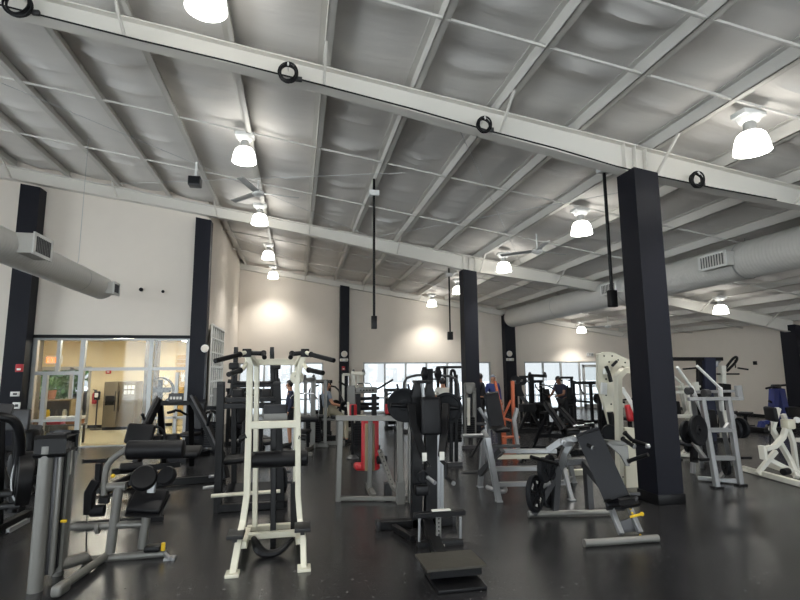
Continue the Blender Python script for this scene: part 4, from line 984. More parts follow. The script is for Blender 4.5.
# ---------------------------------------------------------------- machines farther back
class Loc:
    """local frame: origin on the floor, turned by a about z; f(x,y,z) gives a world point"""
    def __init__(s, px, py, a=0): s.o = gnd(fl(px, py)); s.c, s.s = math.cos(a), math.sin(a)
    def __call__(s, x, y, z): return s.o+V((x*s.c-y*s.s, x*s.s+y*s.c, z))
    def v(s, x, y, z): return V((x*s.c-y*s.s, x*s.s+y*s.c, z))
def stack_machine(px, py, a, label, m='dark_grey', H=1.6, pad='vinyl', arms=True):
    f = Loc(px, py, a); t = thing('weight_stack_machine', label, 'exercise machine', f.o)
    for s in (-1, 1): link('upright', MB().bar(f(s*.24, .35, 0), f(s*.24, .35, H), .07), m, t)
    link('top_cap', MB().bar(f(-.3, .35, H), f(.3, .35, H), .12, .08), m, t)
    for s in (-.08, .08): link('guide_rod', MB().tube([f(s, .35, .05), f(s, .35, H)], .012), 'chrome', t)
    st = MB()
    for i in range(12): st.box(f(0, .35, .16+i*.047), (.36, .13, .042), (f.v(1, 0, 0), f.v(0, 1, 0), V((0, 0, 1))), bev=.004)
    link('weight_stack', st, 'iron', t)
    link('base', MB().bar(f(-.3, .35, .04), f(.3, .35, .04), .08).bar(f(0, .35, .04), f(0, -.75, .04), .08).bar(f(-.32, -.75, .04), f(.32, -.75, .04), .08), m, t)
    link('seat_post', MB().bar(f(0, -.35, .04), f(0, -.35, .46), .07), m, t)
    link('seat', MB().pad(f(0, -.35, .5), f.v(1, 0, 0), f.v(0, 1, .05), (.36, .38, .08), .03), pad, t)
    link('back_pad', MB().pad(f(0, -.06, .86), f.v(1, 0, 0), f.v(0, .12, 1), (.3, .6, .08), .03), pad, t)
    link('back_post', MB().bar(f(0, .05, .04), f(0, .08, 1.2), .07), m, t)
    if arms:
        for s in (-1, 1):
            link('press_arm', MB().tube([f(s*.12, .3, H-.1), f(s*.42, .1, H-.16), f(s*.46, -.2, 1.0), f(s*.46, -.45, .95)], .026, 10, smooth=1), m, t)
            grips(t, [(f(s*.46, -.3, .97), f(s*.46, -.48, .95))], r=.03)
    return t
def lat_tower(px, py, a, label, m='black', H=2.0, span=.55):
    f = Loc(px, py, a); t = thing('pulldown_tower', label, 'exercise machine', f.o)
    link('mast', MB().bar(f(0, .3, 0), f(0, .3, H), .1), m, t)
    link('boom', MB().bar(f(0, .35, H), f(0, -.5, H-.02), .09), m, t)
    for y in (.3, -.45): link('pulley', MB().disc(f(0, y, H+.04), f.v(1, 0, 0), .07, .04), 'dark_grey', t)
    link('cable', MB().tube([f(0, -.5, H), f(0, -.5, H-.3)], .008, 6), 'black', t)
    link('lat_bar', MB().tube([f(-span, -.5, H-.42), f(-span*.75, -.5, H-.31), f(span*.75, -.5, H-.31), f(span, -.5, H-.42)], .018), 'chrome', t)
    st = MB()
    for i in range(12): st.box(f(0, .45, .14+i*.05), (.3, .14, .045), (f.v(1, 0, 0), f.v(0, 1, 0), V((0, 0, 1))), bev=.004)
    link('weight_stack', st, 'iron', t)
    for s in (-.1, .1): link('guide_rod', MB().tube([f(s, .45, .04), f(s, .45, H-.1)], .012), 'chrome', t)
    link('frame_post', MB().bar(f(-.25, .5, 0), f(-.25, .5, H-.05), .06).bar(f(.25, .5, 0), f(.25, .5, H-.05), .06).bar(f(-.25, .5, H-.05), f(.25, .5, H-.05), .06), m, t)
    link('base', MB().bar(f(-.35, .45, .04), f(.35, .45, .04), .08).bar(f(0, .4, .04), f(0, -.8, .04), .08).bar(f(-.3, -.8, .04), f(.3, -.8, .04), .07), m, t)
    link('seat', MB().pad(f(0, -.5, .48), f.v(1, 0, 0), f.v(0, 1, 0), (.3, .36, .08), .03), 'vinyl', t)
    link('seat_post', MB().bar(f(0, -.5, .04), f(0, -.5, .46), .06), m, t)
    link('knee_roller', MB().lathe(f(-.28, -.2, .72), f.v(1, 0, 0), [(0, 0), (.06, 0), (.07, .01), (.07, .55), (0, .56)], 16).bar(f(0, -.1, .04), f(0, -.2, .72), .05), 'vinyl', t)
    return t
def power_rack(px, py, a, label, H=1.75, m='black', w=.6, d=.5):
    f = Loc(px, py, a); t = thing('power_rack', label, 'rack', f.o)
    for s in (-1, 1):
        for y in (-d, d): link('upright', MB().bar(f(s*w, y, 0), f(s*w, y, H), .07), m, t)
    link('top_frame', MB().bar(f(-w, -d, H), f(w, -d, H), .07).bar(f(-w, d, H), f(w, d, H), .07).bar(f(-w, -d, H), f(-w, d, H), .07).bar(f(w, -d, H), f(w, d, H), .07), m, t)
    link('base_frame', MB().bar(f(-w, d, .04), f(w, d, .04), .07).bar(f(-w, -d, .04), f(-w, d, .04), .07).bar(f(w, -d, .04), f(w, d, .04), .07), m, t)
    for s in (-1, 1): link('safety_arm', MB().bar(f(s*w, -d, .75), f(s*w, d, .75), .05), 'iron', t)
    return t
def barbell(p, d, label, L=2.0, r=.2, n=1):
    d = V(d).normalized(); p = V(p); t = thing('barbell', label, 'barbell', p)
    link('bar', MB().tube([p-d*L/2, p+d*L/2], .014), 'chrome', t)
    for s in (-1, 1):
        for i in range(n): link('plate', MB().plate45(p+d*s*(L/2-.3-.06*i), d, r, .045), 'iron', t)
        link('collar', MB().disc(p+d*s*(L/2-.22), d, .035, .05, 14), 'chrome', t)
    return t
def bench(px, py, a, label, tilt=0, m='silver', pad='vinyl', frameH=.42, L=1.15):
    f = Loc(px, py, a); t = thing('weight_bench', label, 'weight bench', f.o)
    link('base', MB().bar(f(0, -.55, .04), f(0, .55, .04), .07).bar(f(-.28, -.55, .04), f(.28, -.55, .04), .06).bar(f(-.28, .55, .04), f(.28, .55, .04), .06), m, t)
    link('post', MB().bar(f(0, -.4, .04), f(0, -.4, frameH-.02), .06), m, t)
    c, s = math.cos(tilt), math.sin(tilt)
    h = f(0, -.2, frameH)
    link('seat', MB().pad(f(0, -.42, frameH+.02), f.v(1, 0, 0), f.v(0, 1, 0), (.28, .36, .08), .03), pad, t)
    Lb = L-.38
    link('back_pad', MB().pad(f(0, -.2+c*Lb/2, frameH+.03+s*Lb/2), f.v(1, 0, 0), f.v(0, c, s), (.28, Lb, .08), .03), pad, t)
    link('back_strut', MB().bar(f(0, .3, .06), f(0, -.2+c*Lb*.6, frameH-.02+s*Lb*.6), .05).bar(f(0, -.42, frameH-.04), f(0, -.2+c*Lb*.7, frameH-.03+s*Lb*.7), .05), m, t)
    return t
# far left, behind the cream station
stack_machine(241, 446, .4, 'dark weight stack machine seen between the posts of the black squat press rack', 'black', 1.35)
bench(262, 462, .3, 'flat dark bench with silver feet behind the cream pull-up station', 0)
lat_tower(309, 450, -.3, 'slim grey pulldown tower standing in front of the left far window', 'grey_paint', 1.62, .3)
stack_machine(324, 436, .2, 'boxy black weight stack machine between the left window and the navy pilaster', 'black', 1.5)
# bench press with the lifter
bench(321, 445, 1.45, 'grey high bench with a person sitting on it', 0, 'grey_paint', 'vinyl_grey', .66, .95)
lat_tower(357, 432, .3, 'thin pale cable tower beside the navy pilaster', 'white_paint', 1.75, .25)
def lat_lid():
    t = thing('pulldown_machine', 'grey pulldown machine with two spread arms above a red seat at the wide window', 'exercise machine', fl(372, 440))
    Y = 12.2; q = lambda x, y: at(x, y, Y); z = lambda p: V((p.x, p.y, .03))
    link('head_casing', MB().box(q(366, 390), (.5, .3, .14), bev=.02), 'grey_paint', t)
    mb = MB()
    for i in range(5): mb.disc(q(360+i*3, 390)-V((0, .15, 0)), (0, 1, 0), .018, .02, 10)
    link('casing_bolts', mb, 'iron', t)
    link('arm', MB().tube([q(357, 391), q(350, 388), q(339, 381.5)], .024), 'iron', t)
    link('arm', MB().tube([q(375, 390), q(381, 387), q(393, 379.5)], .024), 'iron', t)
    link('shroud', MB().bar(q(351, 386), q(352, 420), .17, .12), 'grey_paint', t)
    for x in (358, 374): link('upright', MB().bar(q(x, 394), z(q(x, 445)), .1), 'black', t)
    for k, y in enumerate((399, 404, 409)): link('roller_arm', MB().tube([q(357, y), q(379, y-1 if k != 1 else y)], .04), 'black', t)
    link('back_pad', MB().pad(at(353, 411, 11.8), (1, .3, 0), (0, .1, 1), (.18, .3, .08), .03), 'red', t)
    link('seat_frame', MB().bars([at(348, 402, 11.8), at(349, 416, 11.8), at(366, 416, 11.8)], .05), 'cream', t)
    link('side_pad', MB().pad(q(389, 409), (1, 0, 0), (0, .1, 1), (.2, .24, .1), .03), 'red', t)
    st = MB()
    for i in range(9): st.box(q(361, 424+i*2.5), (.34, .16, .05), bev=.004)
    link('weight_stack', st, 'iron', t)
    link('base', MB().bar(z(q(350, 447)), z(q(380, 446)), .08).bar(z(q(366, 446)), V((q(366, 446).x, 11.2, .03)), .08), 'black', t)
lat_lid()
def stanchion(px, pt, pb, Y, label):
    c = at(px, pb, Y); c.z = 0
    t = thing('post_stand', label, 'stand', c)
    link('base', MB().lathe(c, (0, 0, 1), [(0, 0), (.13, 0), (.13, .015), (.09, .05), (.03, .08), (0, .08)], 22), 'dark_grey', t)
    link('pole', MB().tube([c+V((0, 0, .06)), at(px, pt, Y)], .03, 12), 'black', t)
stanchion(352.5, 405, 457, 10.9, 'dark post on a round domed foot left of the red seat')
# dual pulldown station behind the black standing press
def dual_station():
    t = thing('dual_pulldown_station', 'twin-headed cable pulldown station rising behind the black standing press', 'exercise machine', fl(430, 445))
    Y = 9.6; q = lambda x, y: at(x, y, Y); z = lambda p: V((p.x, p.y, .03))
    link('mast', MB().bar(q(429.5, 369), z(q(430, 450)), .1), 'iron', t)
    for x in (424.5, 438): 
        link('pulley_head', MB().disc(q(x, 374), (1, .2, 0), .09, .08).disc(q(x, 369.5), (1, .2, 0), .05, .07).bar(q(x, 374), q(x, 380), .07), 'iron', t)
    link('cross_head', MB().bar(q(424, 379), q(442, 379), .03).bar(q(430, 372), q(440, 372), .03), 'dark_grey', t)
    for pts in ([q(422, 375), q(414, 375.5), q(404, 379), q(403.5, 396)], [q(440, 375.5), q(450, 376), q(458, 380), q(459, 398)]): link('arm', MB().tube(pts, .025, 10, smooth=1), 'dark_grey', t)
    for x in (404, 459): link('handle', MB().tube([q(x-2, 397), q(x+2, 399)], .03), 'black', t)
    for x in (451, 456): link('upright', MB().bar(at(x, 375, 9.9), z(at(x, 447, 9.9)), .05), 'black', t)
    link('loop_handle', MB().tube([at(451, 379, 9.8), at(451, 371, 9.8), at(453, 370, 9.8), at(455, 372, 9.8), at(455, 381, 9.8)], .03, 10, smooth=1), 'black', t)
    st = MB()
    for i in range(12): st.box(at(453.5, 412+i*2.6, 10), (.3, .18, .045), bev=.004)
    link('weight_stack', st, 'iron', t)
    link('base', MB().bar(z(q(420, 450)), z(q(462, 450)), .08), 'dark_grey', t)
dual_station()
def grey_stack():
    t = thing('cable_column', 'narrow grey cable column with a boxed head beside the middle navy column', 'exercise machine', fl(470, 440))
    Y = 11.6; q = lambda x, y: at(x, y, Y); z = lambda p: V((p.x, p.y, .02))
    link('head', MB().box(q(469.5, 387), (.24, .2, .2), bev=.03).disc(q(469, 390), (.2, 1, 0), .09, .24), 'grey_paint', t)
    for x in (466, 474): link('upright', MB().bar(q(x, 388), z(q(x, 436)), .07), 'grey_paint', t)
    link('cover', MB().bar(at(468.5, 398, 11.55), at(468.5, 425, 11.55), .06, .03), 'white_paint', t)
    st = MB()
    for i in range(10): st.box(q(470, 418+i*2), (.2, .12, .04), bev=.004)
    link('weight_stack', st, 'iron', t)
    link('base', MB().bar(z(q(462, 437)), z(q(480, 437)), .1).bar(q(474, 424), q(486, 424), .05), 'dark_grey', t)
grey_stack()
# orange chest press with dark pad
def orange():
    t = thing('chest_press_machine', 'orange-framed chest press with a dark tilted back pad', 'exercise machine', fl(505, 440))
    Y = 10.4; q = lambda x, y: at(x, y, Y); z = lambda p: V((p.x, p.y, .04))
    link('back_pad', MB().pad(at(494, 410, 9.9), (1, .1, 0), (.12, -.12, -1), (.24, .66, .09), .03), 'vinyl_grey', t)
    link('frame', MB().bars([q(495, 381), q(499, 400), q(503, 418), q(516, 422)], .05), 'orange', t)
    link('frame', MB().bars([q(512.5, 381), q(513, 402), q(514, 424)], .065), 'orange', t)
    link('brace', MB().bar(q(511, 400), q(503, 418), .04), 'orange', t)
    link('base', MB().bars([z(q(502, 442)), z(q(518, 442))], .09).bar(q(514, 422), z(q(515, 442)), .07).bar(q(503, 418), z(q(504, 442)), .07), 'orange', t)
    link('leg', MB().bars([at(479, 408, 10), at(488, 422, 10), z(at(491, 447, 9.9))], .06), 'silver', t)
    link('leg', MB().bars([at(517, 408, 9.9), at(514, 420, 9.9), z(at(519, 447, 9.7))], .07), 'silver', t)
    link('seat', MB().pad(at(500, 429, 9.7), (1, 0, 0), (0, 1, .1), (.3, .34, .08), .03), 'vinyl', t)
    link('cross_rail', MB().bar(at(489, 446, 9.8), at(520, 446, 9.7), .06).bar(at(499, 432, 9.7), at(500, 447, 9.8), .06), 'dark_grey', t)
    link('step', MB().box(at(510, 437, 10), (.34, .2, .03)), 'orange', t)
orange()
def tbar():
    t = thing('lever_bench', 'dark plate-loaded lever bench leaning in front of the far pilaster', 'exercise machine', fl(535, 428))
    Y = 14.2; q = lambda x, y: at(x, y, Y); z = lambda p: V((p.x, p.y, .03))
    link('lever', MB().bars([q(514, 383), q(521, 396), q(528, 404)], .09), 'dark_grey', t)
    link('panel', MB().prism([q(514, 384), q(519, 384), q(524, 396), q(516, 396)], (0, .1, 0)), 'iron', t)
    link('frame', MB().bars([q(528, 404), z(q(541, 424))], .09).bars([q(530, 405), z(q(519, 424))], .08).bar(q(521, 408), q(534, 407), .3, .2), 'black', t)
    link('base', MB().bar(z(q(518, 424)), z(q(544, 424)), .14), 'black', t)
    link('bar', MB().tube([q(512, 381), q(529, 381.5)], .03), 'chrome', t)
    for x, lab in ((522, 'black plate on the raised bar of the dark lever bench, left one'), (515.5, 'black plate on the raised bar of the dark lever bench, right one')): tag(link('weight_plate', MB().plate45(q(x, 380.5), (.6, 1, 0), .14, .06), 'iron', loc=q(x, 380.5)), lab, 'weight plate')
tbar()
lat_tower(538, 427, .2, 'black pulldown tower with pale head in front of the right far window', 'black', 1.62, .35)
def hack(p0, p1, Y, label, foot):
    t = thing('hack_slide_bench', label, 'exercise machine', fl(*foot))
    a, c = at(*p0, Y), at(*p1, Y-.35); d = (c-a)
    link('back_pad', MB().pad((a+c)/2, (.75, 1, 0), d, (.26, d.length, .09), .03), 'vinyl', t)
    link('seat', MB().pad(c+V((.12, -.1, -.02)), (.6, 1, 0), (1, -.3, .1), (.28, .26, .09), .03), 'vinyl', t)
    f = fl(*foot); e = V((a.x-.1, Y+.5, .04))
    link('back_strut', MB().bars([a.lerp(c, .3)+V((-.05, .05, -.05)), V((a.x-.05, Y+.15, .5)), e], .06), 'iron', t)
    link('seat_strut', MB().bar(c+V((0, 0, -.05)), V((c.x-.05, c.y, .04)), .06), 'iron', t)
    link('base', MB().bar(V((c.x+.35, c.y, .04)), e, .07).bar(e-V((.3, 0, 0)), e+V((.3, 0, 0)), .07).bar(V((c.x-.2, c.y-.05, .04)), V((c.x+.5, c.y+.05, .04)), .07), 'iron', t)
    link('handle', MB().tube([c+V((.1, -.2, .1)), c+V((.3, -.3, .12))], .022), 'chrome', t)
hack((545, 402), (564, 430), 10.6, 'black incline slide bench with a long tilted pad in front of the right far window', (560, 441))
hack((560, 408), (577, 427), 12.6, 'second black incline slide bench, just right of and behind the other', (574, 434))
power_rack(598, 424, .1, 'black power rack in front of the glass door at the far right', 1.35, 'black', .55, .45)
stack_machine(547, 424, .5, 'black weight stack machine deep in front of the right far window', 'black', 1.4)
stack_machine(569, 419.5, -.3, 'black weight stack machine left of the far power rack', 'black', 1.5)
stack_machine(618, 437, .5, 'dark weight stack machine half hidden behind the white cable press', 'black', 1.1)
#stack_machine(489, 427, -.4, 'dark weight stack machine right behind the middle navy column', 'black', 1.5)
power_rack(456, 428, 0, 'black rack standing against the wide far window, left of the middle column', 1.9, 'black', .45, .4)
b0 = at(585, 399, 15.5); barbell(b0, (1, .08, 0), 'barbell racked across the far power rack by the glass door', 1.5, .16)
b0 = at(397, 392, 14.5)
stack_machine(398, 430, .2, 'weight stack machine behind the left plate of the black standing press', 'dark_grey', 1.2)
#stack_machine(648, 452, .2, 'white weight stack machine hidden mostly by the large column', 'white_paint', 1.6)
#stack_machine(688, 440, -.2, 'white weight stack machine behind the lever machines near the right wall', 'white_paint', 1.4)
stack_machine(199, 456, -.5, 'dark weight stack machine in front of the white wall lattice', 'iron', 1.0)
bench(731, 427, .6, 'dark flat bench in front of the right wall', 0, 'iron')
# ---------------------------------------------------------------- small wall things
def disc_on(px, py, Y, r, label, m='white', name='wall_disc', cat='wall fitting', d=.03):
    c = at(px, py, Y); return tag(link(name, MB().disc(c, (0, 1, 0), r, d), m, loc=c), label, cat)
def clock(px, py, Y, r, label):
    c = at(px, py, Y); t = thing('wall_speaker', label, 'wall speaker', c)
    link('rim', MB().disc(c, (0, 1, 0), r, .04), 'white', t); link('face', MB().disc(c-V((0, .02, 0)), (0, 1, 0), r*.85, .02), 'wall', t)
clock(344.3, 354, 21.45, .13, 'round white fitting on the left far pilaster'); clock(509.5, 353.7, 21.45, .13, 'round white fitting on the far pilaster under the duct')
clock(205, 348.5, 13.82, .10, 'round white fitting on the right entrance column')
def emergency(px, py, label):
    c = at(px, py, 21.45); t = thing('emergency_light', label, 'emergency light', c)
    link('body', MB().box(c, (.34, .1, .12), bev=.02), 'white', t)
    for s in (-1, 1): link('lamp_head', MB().disc(c+V((s*.1, -.05, 0)), (0, 1, 0), .045, .05, 16), 'cream', t)
emergency(344, 360, 'pale emergency light box on the left far pilaster'); emergency(510, 359.5, 'pale emergency light box on the far pilaster under the duct')
def alarm(px, py, Y, label, s=.13):
    c = at(px, py, Y); t = thing('fire_alarm', label, 'fire alarm', c)
    link('box', MB().box(c, (s, .05, s*1.15), bev=.01), 'red', t)
    link('strobe', MB().box(c+V((0, -.03, -s*.2)), (s*.5, .03, s*.3), bev=.006), 'white', t)
alarm(19.5, 368, 13.82, 'red fire alarm strobe on the left entrance column', .16); alarm(343.5, 368.3, 21.47, 'small red fire alarm on the left far pilaster', .13)
def panel(px, py, Y, w, h, label, name, inner):
    c = at(px, py, Y); t = thing(name, label, 'wall control', c)
    link('body', MB().box(c, (w, .04, h), bev=.008), 'white', t); link(inner, MB().box(c+V((.01, -.021, 0)), (w*.45, .008, h*.4)), 'dark_grey', t)
panel(15, 394, 13.82, .19, .11, 'white keypad with a dark screen on the left entrance column', 'keypad', 'screen')
panel(16.5, 405.5, 13.82, .16, .15, 'white notice box below the keypad on the left entrance column', 'control_box', 'window')
for px, py, r, lab in ((141, 289.5, .05, 'larger dark round hole fitting high on the entrance wall'), (163, 291.5, .04, 'smaller dark round fitting high on the entrance wall')): disc_on(px, py, 14.2, r, lab, 'black', 'wall_socket', 'wall fitting', .04)
def exit_sign(px, py, Y, w, h, label, m='exit', s=-1):
    c = at(px, py, Y); t = thing('exit_sign', label, 'exit sign', c)
    link('case', MB().box(c, (w, .05, h), bev=.008), 'white', t)
    mb = MB(); u = w/5.4; hh = h*.6; y = c.y-.03; st = u*.22
    def seg(cx, x0, z0, x1, z1): mb.bar((c.x+cx+x0*u*.36, y, c.z+z0*hh/2), (c.x+cx+x1*u*.36, y, c.z+z1*hh/2), st, .008, bev=0)
    e = -1.8*u
    for q in ((-1, -1, -1, 1), (-1, 1, 1, 1), (-1, 0, .7, 0), (-1, -1, 1, -1)): seg(e, *q)
    for q in ((-1, -1, 1, 1), (-1, 1, 1, -1)): seg(e+1.2*u, *q)
    seg(e+2.4*u, 0, -1, 0, 1)
    for q in ((-1, 1, 1, 1), (0, -1, 0, 1)): seg(e+3.6*u, *q)
    link('letters', mb, m, t)
exit_sign(590, 354.5, 21.875, .34, .17, 'small dark-lettered exit sign above the far glass door', 'black')
exit_sign(54, 360, 18.875, .5, .28, 'orange exit sign above the lobby door')
# white lattice on the side wall
def lattice():
    t = thing('wall_lattice', 'white lattice panel on the side wall behind the right entrance column', 'lattice', (-2.28, 16.2, 1.2))
    x = -2.29; y0, y1 = 14.7, 17.0; z0, z1 = .35, 3.1
    fr = MB()
    for y in (y0, y1): fr.b(x-.02, x+.02, y-.03, y+.03, z0, z1)
    for z in (z0, z1): fr.b(x-.02, x+.02, y0, y1, z-.03, z+.03)
    link('rail', fr, 'white', t)
    sl = MB()
    for i in range(5): sl.b(x-.015, x+.015, y0+.38*(i+1)-.02, y0+.38*(i+1)+.02, z0, z1)
    for i in range(6): sl.b(x-.012, x+.018, y0, y1, z0+.4*(i+1)-.02, z0+.4*(i+1)+.02)
    link('lattice_bars', sl, 'white', t)
    link('back_board', MB().b(x-.05, x-.03, y0, y1, z0, z1), 'grey_paint', t)
lattice()
tag(link('square_post', MB().box(at(217.5, 405, 13.2)-V((0, 0, .45)), (.2, .2, 1.72), bev=.01), 'grey_paint', loc=gnd(at(217.5, 405, 13.2))), 'short square grey post in front of the white lattice', 'post')
# ---------------------------------------------------------------- the lobby
def fridge():
    c = fl(119, 424.5); c = V((-5.55, 18.35, 0)); t = thing('refrigerator', 'brownish steel side-by-side refrigerator in the lobby', 'refrigerator', c)
    x0, x1 = -6.02, -5.07; H = 1.52
    link('cabinet', MB().b(x0, x1, 18.1, 18.8, .03, H, bev=.012), 'steel', t)
    xm = x0+.42
    for a, b_, nm in ((x0+.01, xm-.006, 'freezer_door'), (xm+.006, x1-.01, 'fridge_door')):
        d = link(nm, MB().b(a, b_, 18.03, 18.1, .1, H-.01, bev=.012), 'steel', t)
        hx = xm-.05 if nm[:3] == 'fre' else xm+.05
        link('handle', MB().bars([(hx, 18.03, .6), (hx, 17.97, .62), (hx, 17.97, 1.2), (hx, 18.03, 1.22)], .025), 'black', d)
        if nm[:3] == 'fre': link('dispenser', MB().b(a+.06, b_-.08, 18.01, 18.04, .78, 1.08, bev=.01), 'black', d)
    link('kick_plate', MB().b(x0+.02, x1-.02, 18.06, 18.12, .0, .1), 'black', t)
    for i in range(3):
        for j in range(2): tag(link('paper_note', MB().b(-5.42+.11*i, -5.33+.11*i, 18.022, 18.028, 1.12+.16*j, 1.24+.16*j), 'label', loc=(-5.375+.11*i, 18.025, 1.18+.16*j)), 'small pale note on the refrigerator door, %s row, %s' % (('lower', 'upper')[j], ('left', 'middle', 'right')[i]), 'note')
fridge()
def extinguisher():
    c = at(95, 397, 18.82); t = thing('fire_extinguisher', 'red fire extinguisher on the lobby wall left of the refrigerator', 'fire extinguisher', c)
    link('cylinder', MB().lathe(c-V((0, 0, .22)), (0, 0, 1), [(0, 0), (.08, 0), (.085, .02), (.085, .32), (.03, .4), (0, .4)], 18), 'red', t)
    link('valve', MB().box(c+V((0, 0, .2)), (.06, .06, .06), bev=.01).bar(c+V((-.08, 0, .24)), c+V((.06, 0, .22)), .025), 'black', t)
    link('hose', MB().tube([c+V((.03, -.03, .2)), c+V((.11, -.05, .1)), c+V((.1, -.05, -.15))], .015, 8, smooth=1), 'black', t)
extinguisher()
def sanitizer():
    c = V((-6.27, 18.3, 0)); t = thing('sanitizer_stand', 'slim sanitizer stand with a dark head beside the refrigerator', 'stand', c)
    link('base', MB().lathe(c, (0, 0, 1), [(0, 0), (.16, 0), (.15, .03), (0, .04)], 20), 'dark_grey', t)
    link('pole', MB().tube([c+V((0, 0, .02)), c+V((0, 0, .95))], .022), 'dark_grey', t)
    link('dispenser', MB().box(c+V((0, -.05, 1.08)), (.16, .14, .28), bev=.03), 'black', t)
    link('front_panel', MB().box(c+V((0, -.125, 1.1)), (.1, .01, .14), bev=.01), 'white', t)
sanitizer()
alarm(108.5, 371, 18.85, 'small red alarm on the lobby wall above the refrigerator', .16)
def shelf():
    c = V((-7.0, 16.6, 0)); t = thing('shelf_unit', 'low wooden shelf unit behind the entrance glass', 'shelf', c)
    for z in (.1, .5, 1.02): link('shelf_board', MB().b(-7.6, -6.3, 16.4, 16.85, z, z+.04, bev=.005), 'wood', t)
    for x in (-7.58, -6.32): link('side_panel', MB().b(x-.02, x+.02, 16.4, 16.85, 0, 1.06), 'wood', t)
    link('back_panel', MB().b(-7.58, -6.32, 16.83, 16.85, .1, 1.02), 'brown', t)
    c = V((-6.95, 16.6, 1.06)); p = thing('potted_plant', 'green plant in a square terracotta pot on the lobby shelf', 'plant', c)
    link('pot', MB().lathe(c, (0, 0, 1), [(0, 0), (.13, 0), (.16, .26), (.14, .26), (.12, .2), (0, .2)], 18), 'terracotta', p)
    rg = random.Random(4); mb = MB()
    for i in range(70):
        a = rg.random()*2*PI; l = .15+rg.random()*.28; d = V((math.cos(a)*.8, math.sin(a)*.8, .5+rg.random())).normalized()
        q = c+V((0, 0, .24))+d*l; s, u, _ = frame(d)
        mb.prism([q-d*.06, q+s*.03, q+d*.07, q-s*.03], u*.004)
        if i % 3 == 0: mb.tube([c+V((0, 0, .2)), q], .006, 5)
    link('foliage', mb, 'green', p)
    for i in range(5):
        z = .54; x = -7.4+.22*i; b0 = V((x, 16.58, z))
        tag(link('jar', MB().lathe(b0, (0, 0, 1), [(0, 0), (.06, 0), (.06, .18), (.04, .2), (.045, .23), (0, .23)], 14), ('terracotta', 'wood', 'yellow', 'brown', 'cream')[i], loc=b0), 'small %s jar on the middle board of the lobby shelf' % ('rust-coloured', 'tan', 'yellow', 'brown', 'cream')[i], 'jar', 'jars on the lobby shelf')
shelf()
def gift(px, py, Y, m, label):
    c = at(px, py, Y); t = thing('display_box', label, 'box', c)
    link('box', MB().box(c, (.5, .34, .26), bev=.01), m, t); link('lid', MB().box(c+V((0, 0, .15)), (.54, .38, .06), bev=.01), 'white', t)
tb = thing('lobby_table', 'small dark table just inside the entrance glass', 'table', (-5.85, 14.9, 0))
link('tabletop', MB().b(-6.35, -5.4, 14.7, 15.15, .46, .5, bev=.008), 'brown', tb)
for x in (-6.3, -5.45):
    for y in (14.75, 15.1): link('leg', MB().bar((x, y, 0), (x, y, .47), .04), 'brown', tb)
for x, m, lab in ((-6.05, 'red', 'red and white gift box on the small lobby table, left one'), (-5.6, 'terracotta', 'orange gift box with white lid on the small lobby table')):
    t = thing('display_box', lab, 'box', (x, 14.92, .5))
    link('box', MB().b(x-.17, x+.17, 14.78, 15.06, .5, .62, bev=.01), m, t); link('lid', MB().b(x-.18, x+.18, 14.77, 15.07, .62, .70, bev=.01), 'white', t)
def floor_fan():
    c = V((-3.85, 16.0, 0)); t = thing('floor_fan', 'large round black drum fan behind the leg press, seen through the glass', 'fan', c); h = c+V((0, 0, 1.38))
    h.z = 1.3
    link('stand', MB().tube([c+V((0, 0, .03)), h], .03).lathe(c, (0, 0, 1), [(0, 0), (.25, 0), (.24, .04), (0, .05)], 20), 'black', t)
    g = MB()
    for r in (.34, .2): g.tube([h+V((r*math.cos(2*PI*i/28), -.1, r*math.sin(2*PI*i/28))) for i in range(29)], .006, 6)
    for i in range(12): g.tube([h+V((.05*math.cos(2*PI*i/12), -.1, .05*math.sin(2*PI*i/12))), h+V((.35*math.cos(2*PI*i/12), -.09, .35*math.sin(2*PI*i/12)))], .004, 5)
    link('guard', g, 'black', t)
    link('drum', MB().lathe(h+V((0, -.08, 0)), (0, 1, 0), [(.36, 0), (.37, .02), (.37, .2), (.34, .22), (.34, .02), (.36, 0)], 32), 'black', t)
    bl = MB()
    for i in range(4):
        a = 2*PI*i/4; d = V((math.cos(a), 0, math.sin(a))); s = V((-math.sin(a), .5, math.cos(a))).normalized()
        bl.box(h+d*.17, (.26, .16, .012), (d, s, d.cross(s)), bev=.004)
    link('blades', bl.disc(h, (0, 1, 0), .07, .1), 'black_matte', t)
floor_fan()
struct('column_lobby', MB().b(-4.55, -4.2, 16.9, 17.25, 0, 2.86), 'brown')
def sconce(px, py, label):
    c = at(px, py, 18.83); t = thing('wall_sconce', label, 'wall light', c, 'white sconces on the slatted wall')
    link('bracket', MB().disc(c+V((0, .0, -.1)), (0, 1, 0), .06, .06, 16), 'white', t)
    for k in range(4):
        a = -.5+.33*k; d = V((math.sin(a), -.25, math.cos(a))).normalized(); s, u, _ = frame(d)
        link('petal', MB().prism([c+V((0, 0, -.1)), c+V((0, 0, -.1))+d*.14+s*.035, c+V((0, 0, -.1))+d*.3, c+V((0, 0, -.1))+d*.14-s*.035], u*.008), 'white', t)
sconce(166, 380, 'white petal-shaped sconce on the slatted wall, left one'); sconce(183, 377, 'white petal-shaped sconce on the slatted wall, right one')
def wall_hook():
    d = CF+CR*((755-400)/FPX)+CU*((300-363)/FPX); c = EYE+d*(16.9/d.x)
    t = thing('wall_socket', 'small black socket high on the right wall', 'wall fitting', c)
    link('box', MB().box(c, (.06, .14, .14), bev=.01), 'black', t); link('cover', MB().box(c-V((.035, 0, 0)), (.012, .1, .1), bev=.004), 'iron', t)
wall_hook()
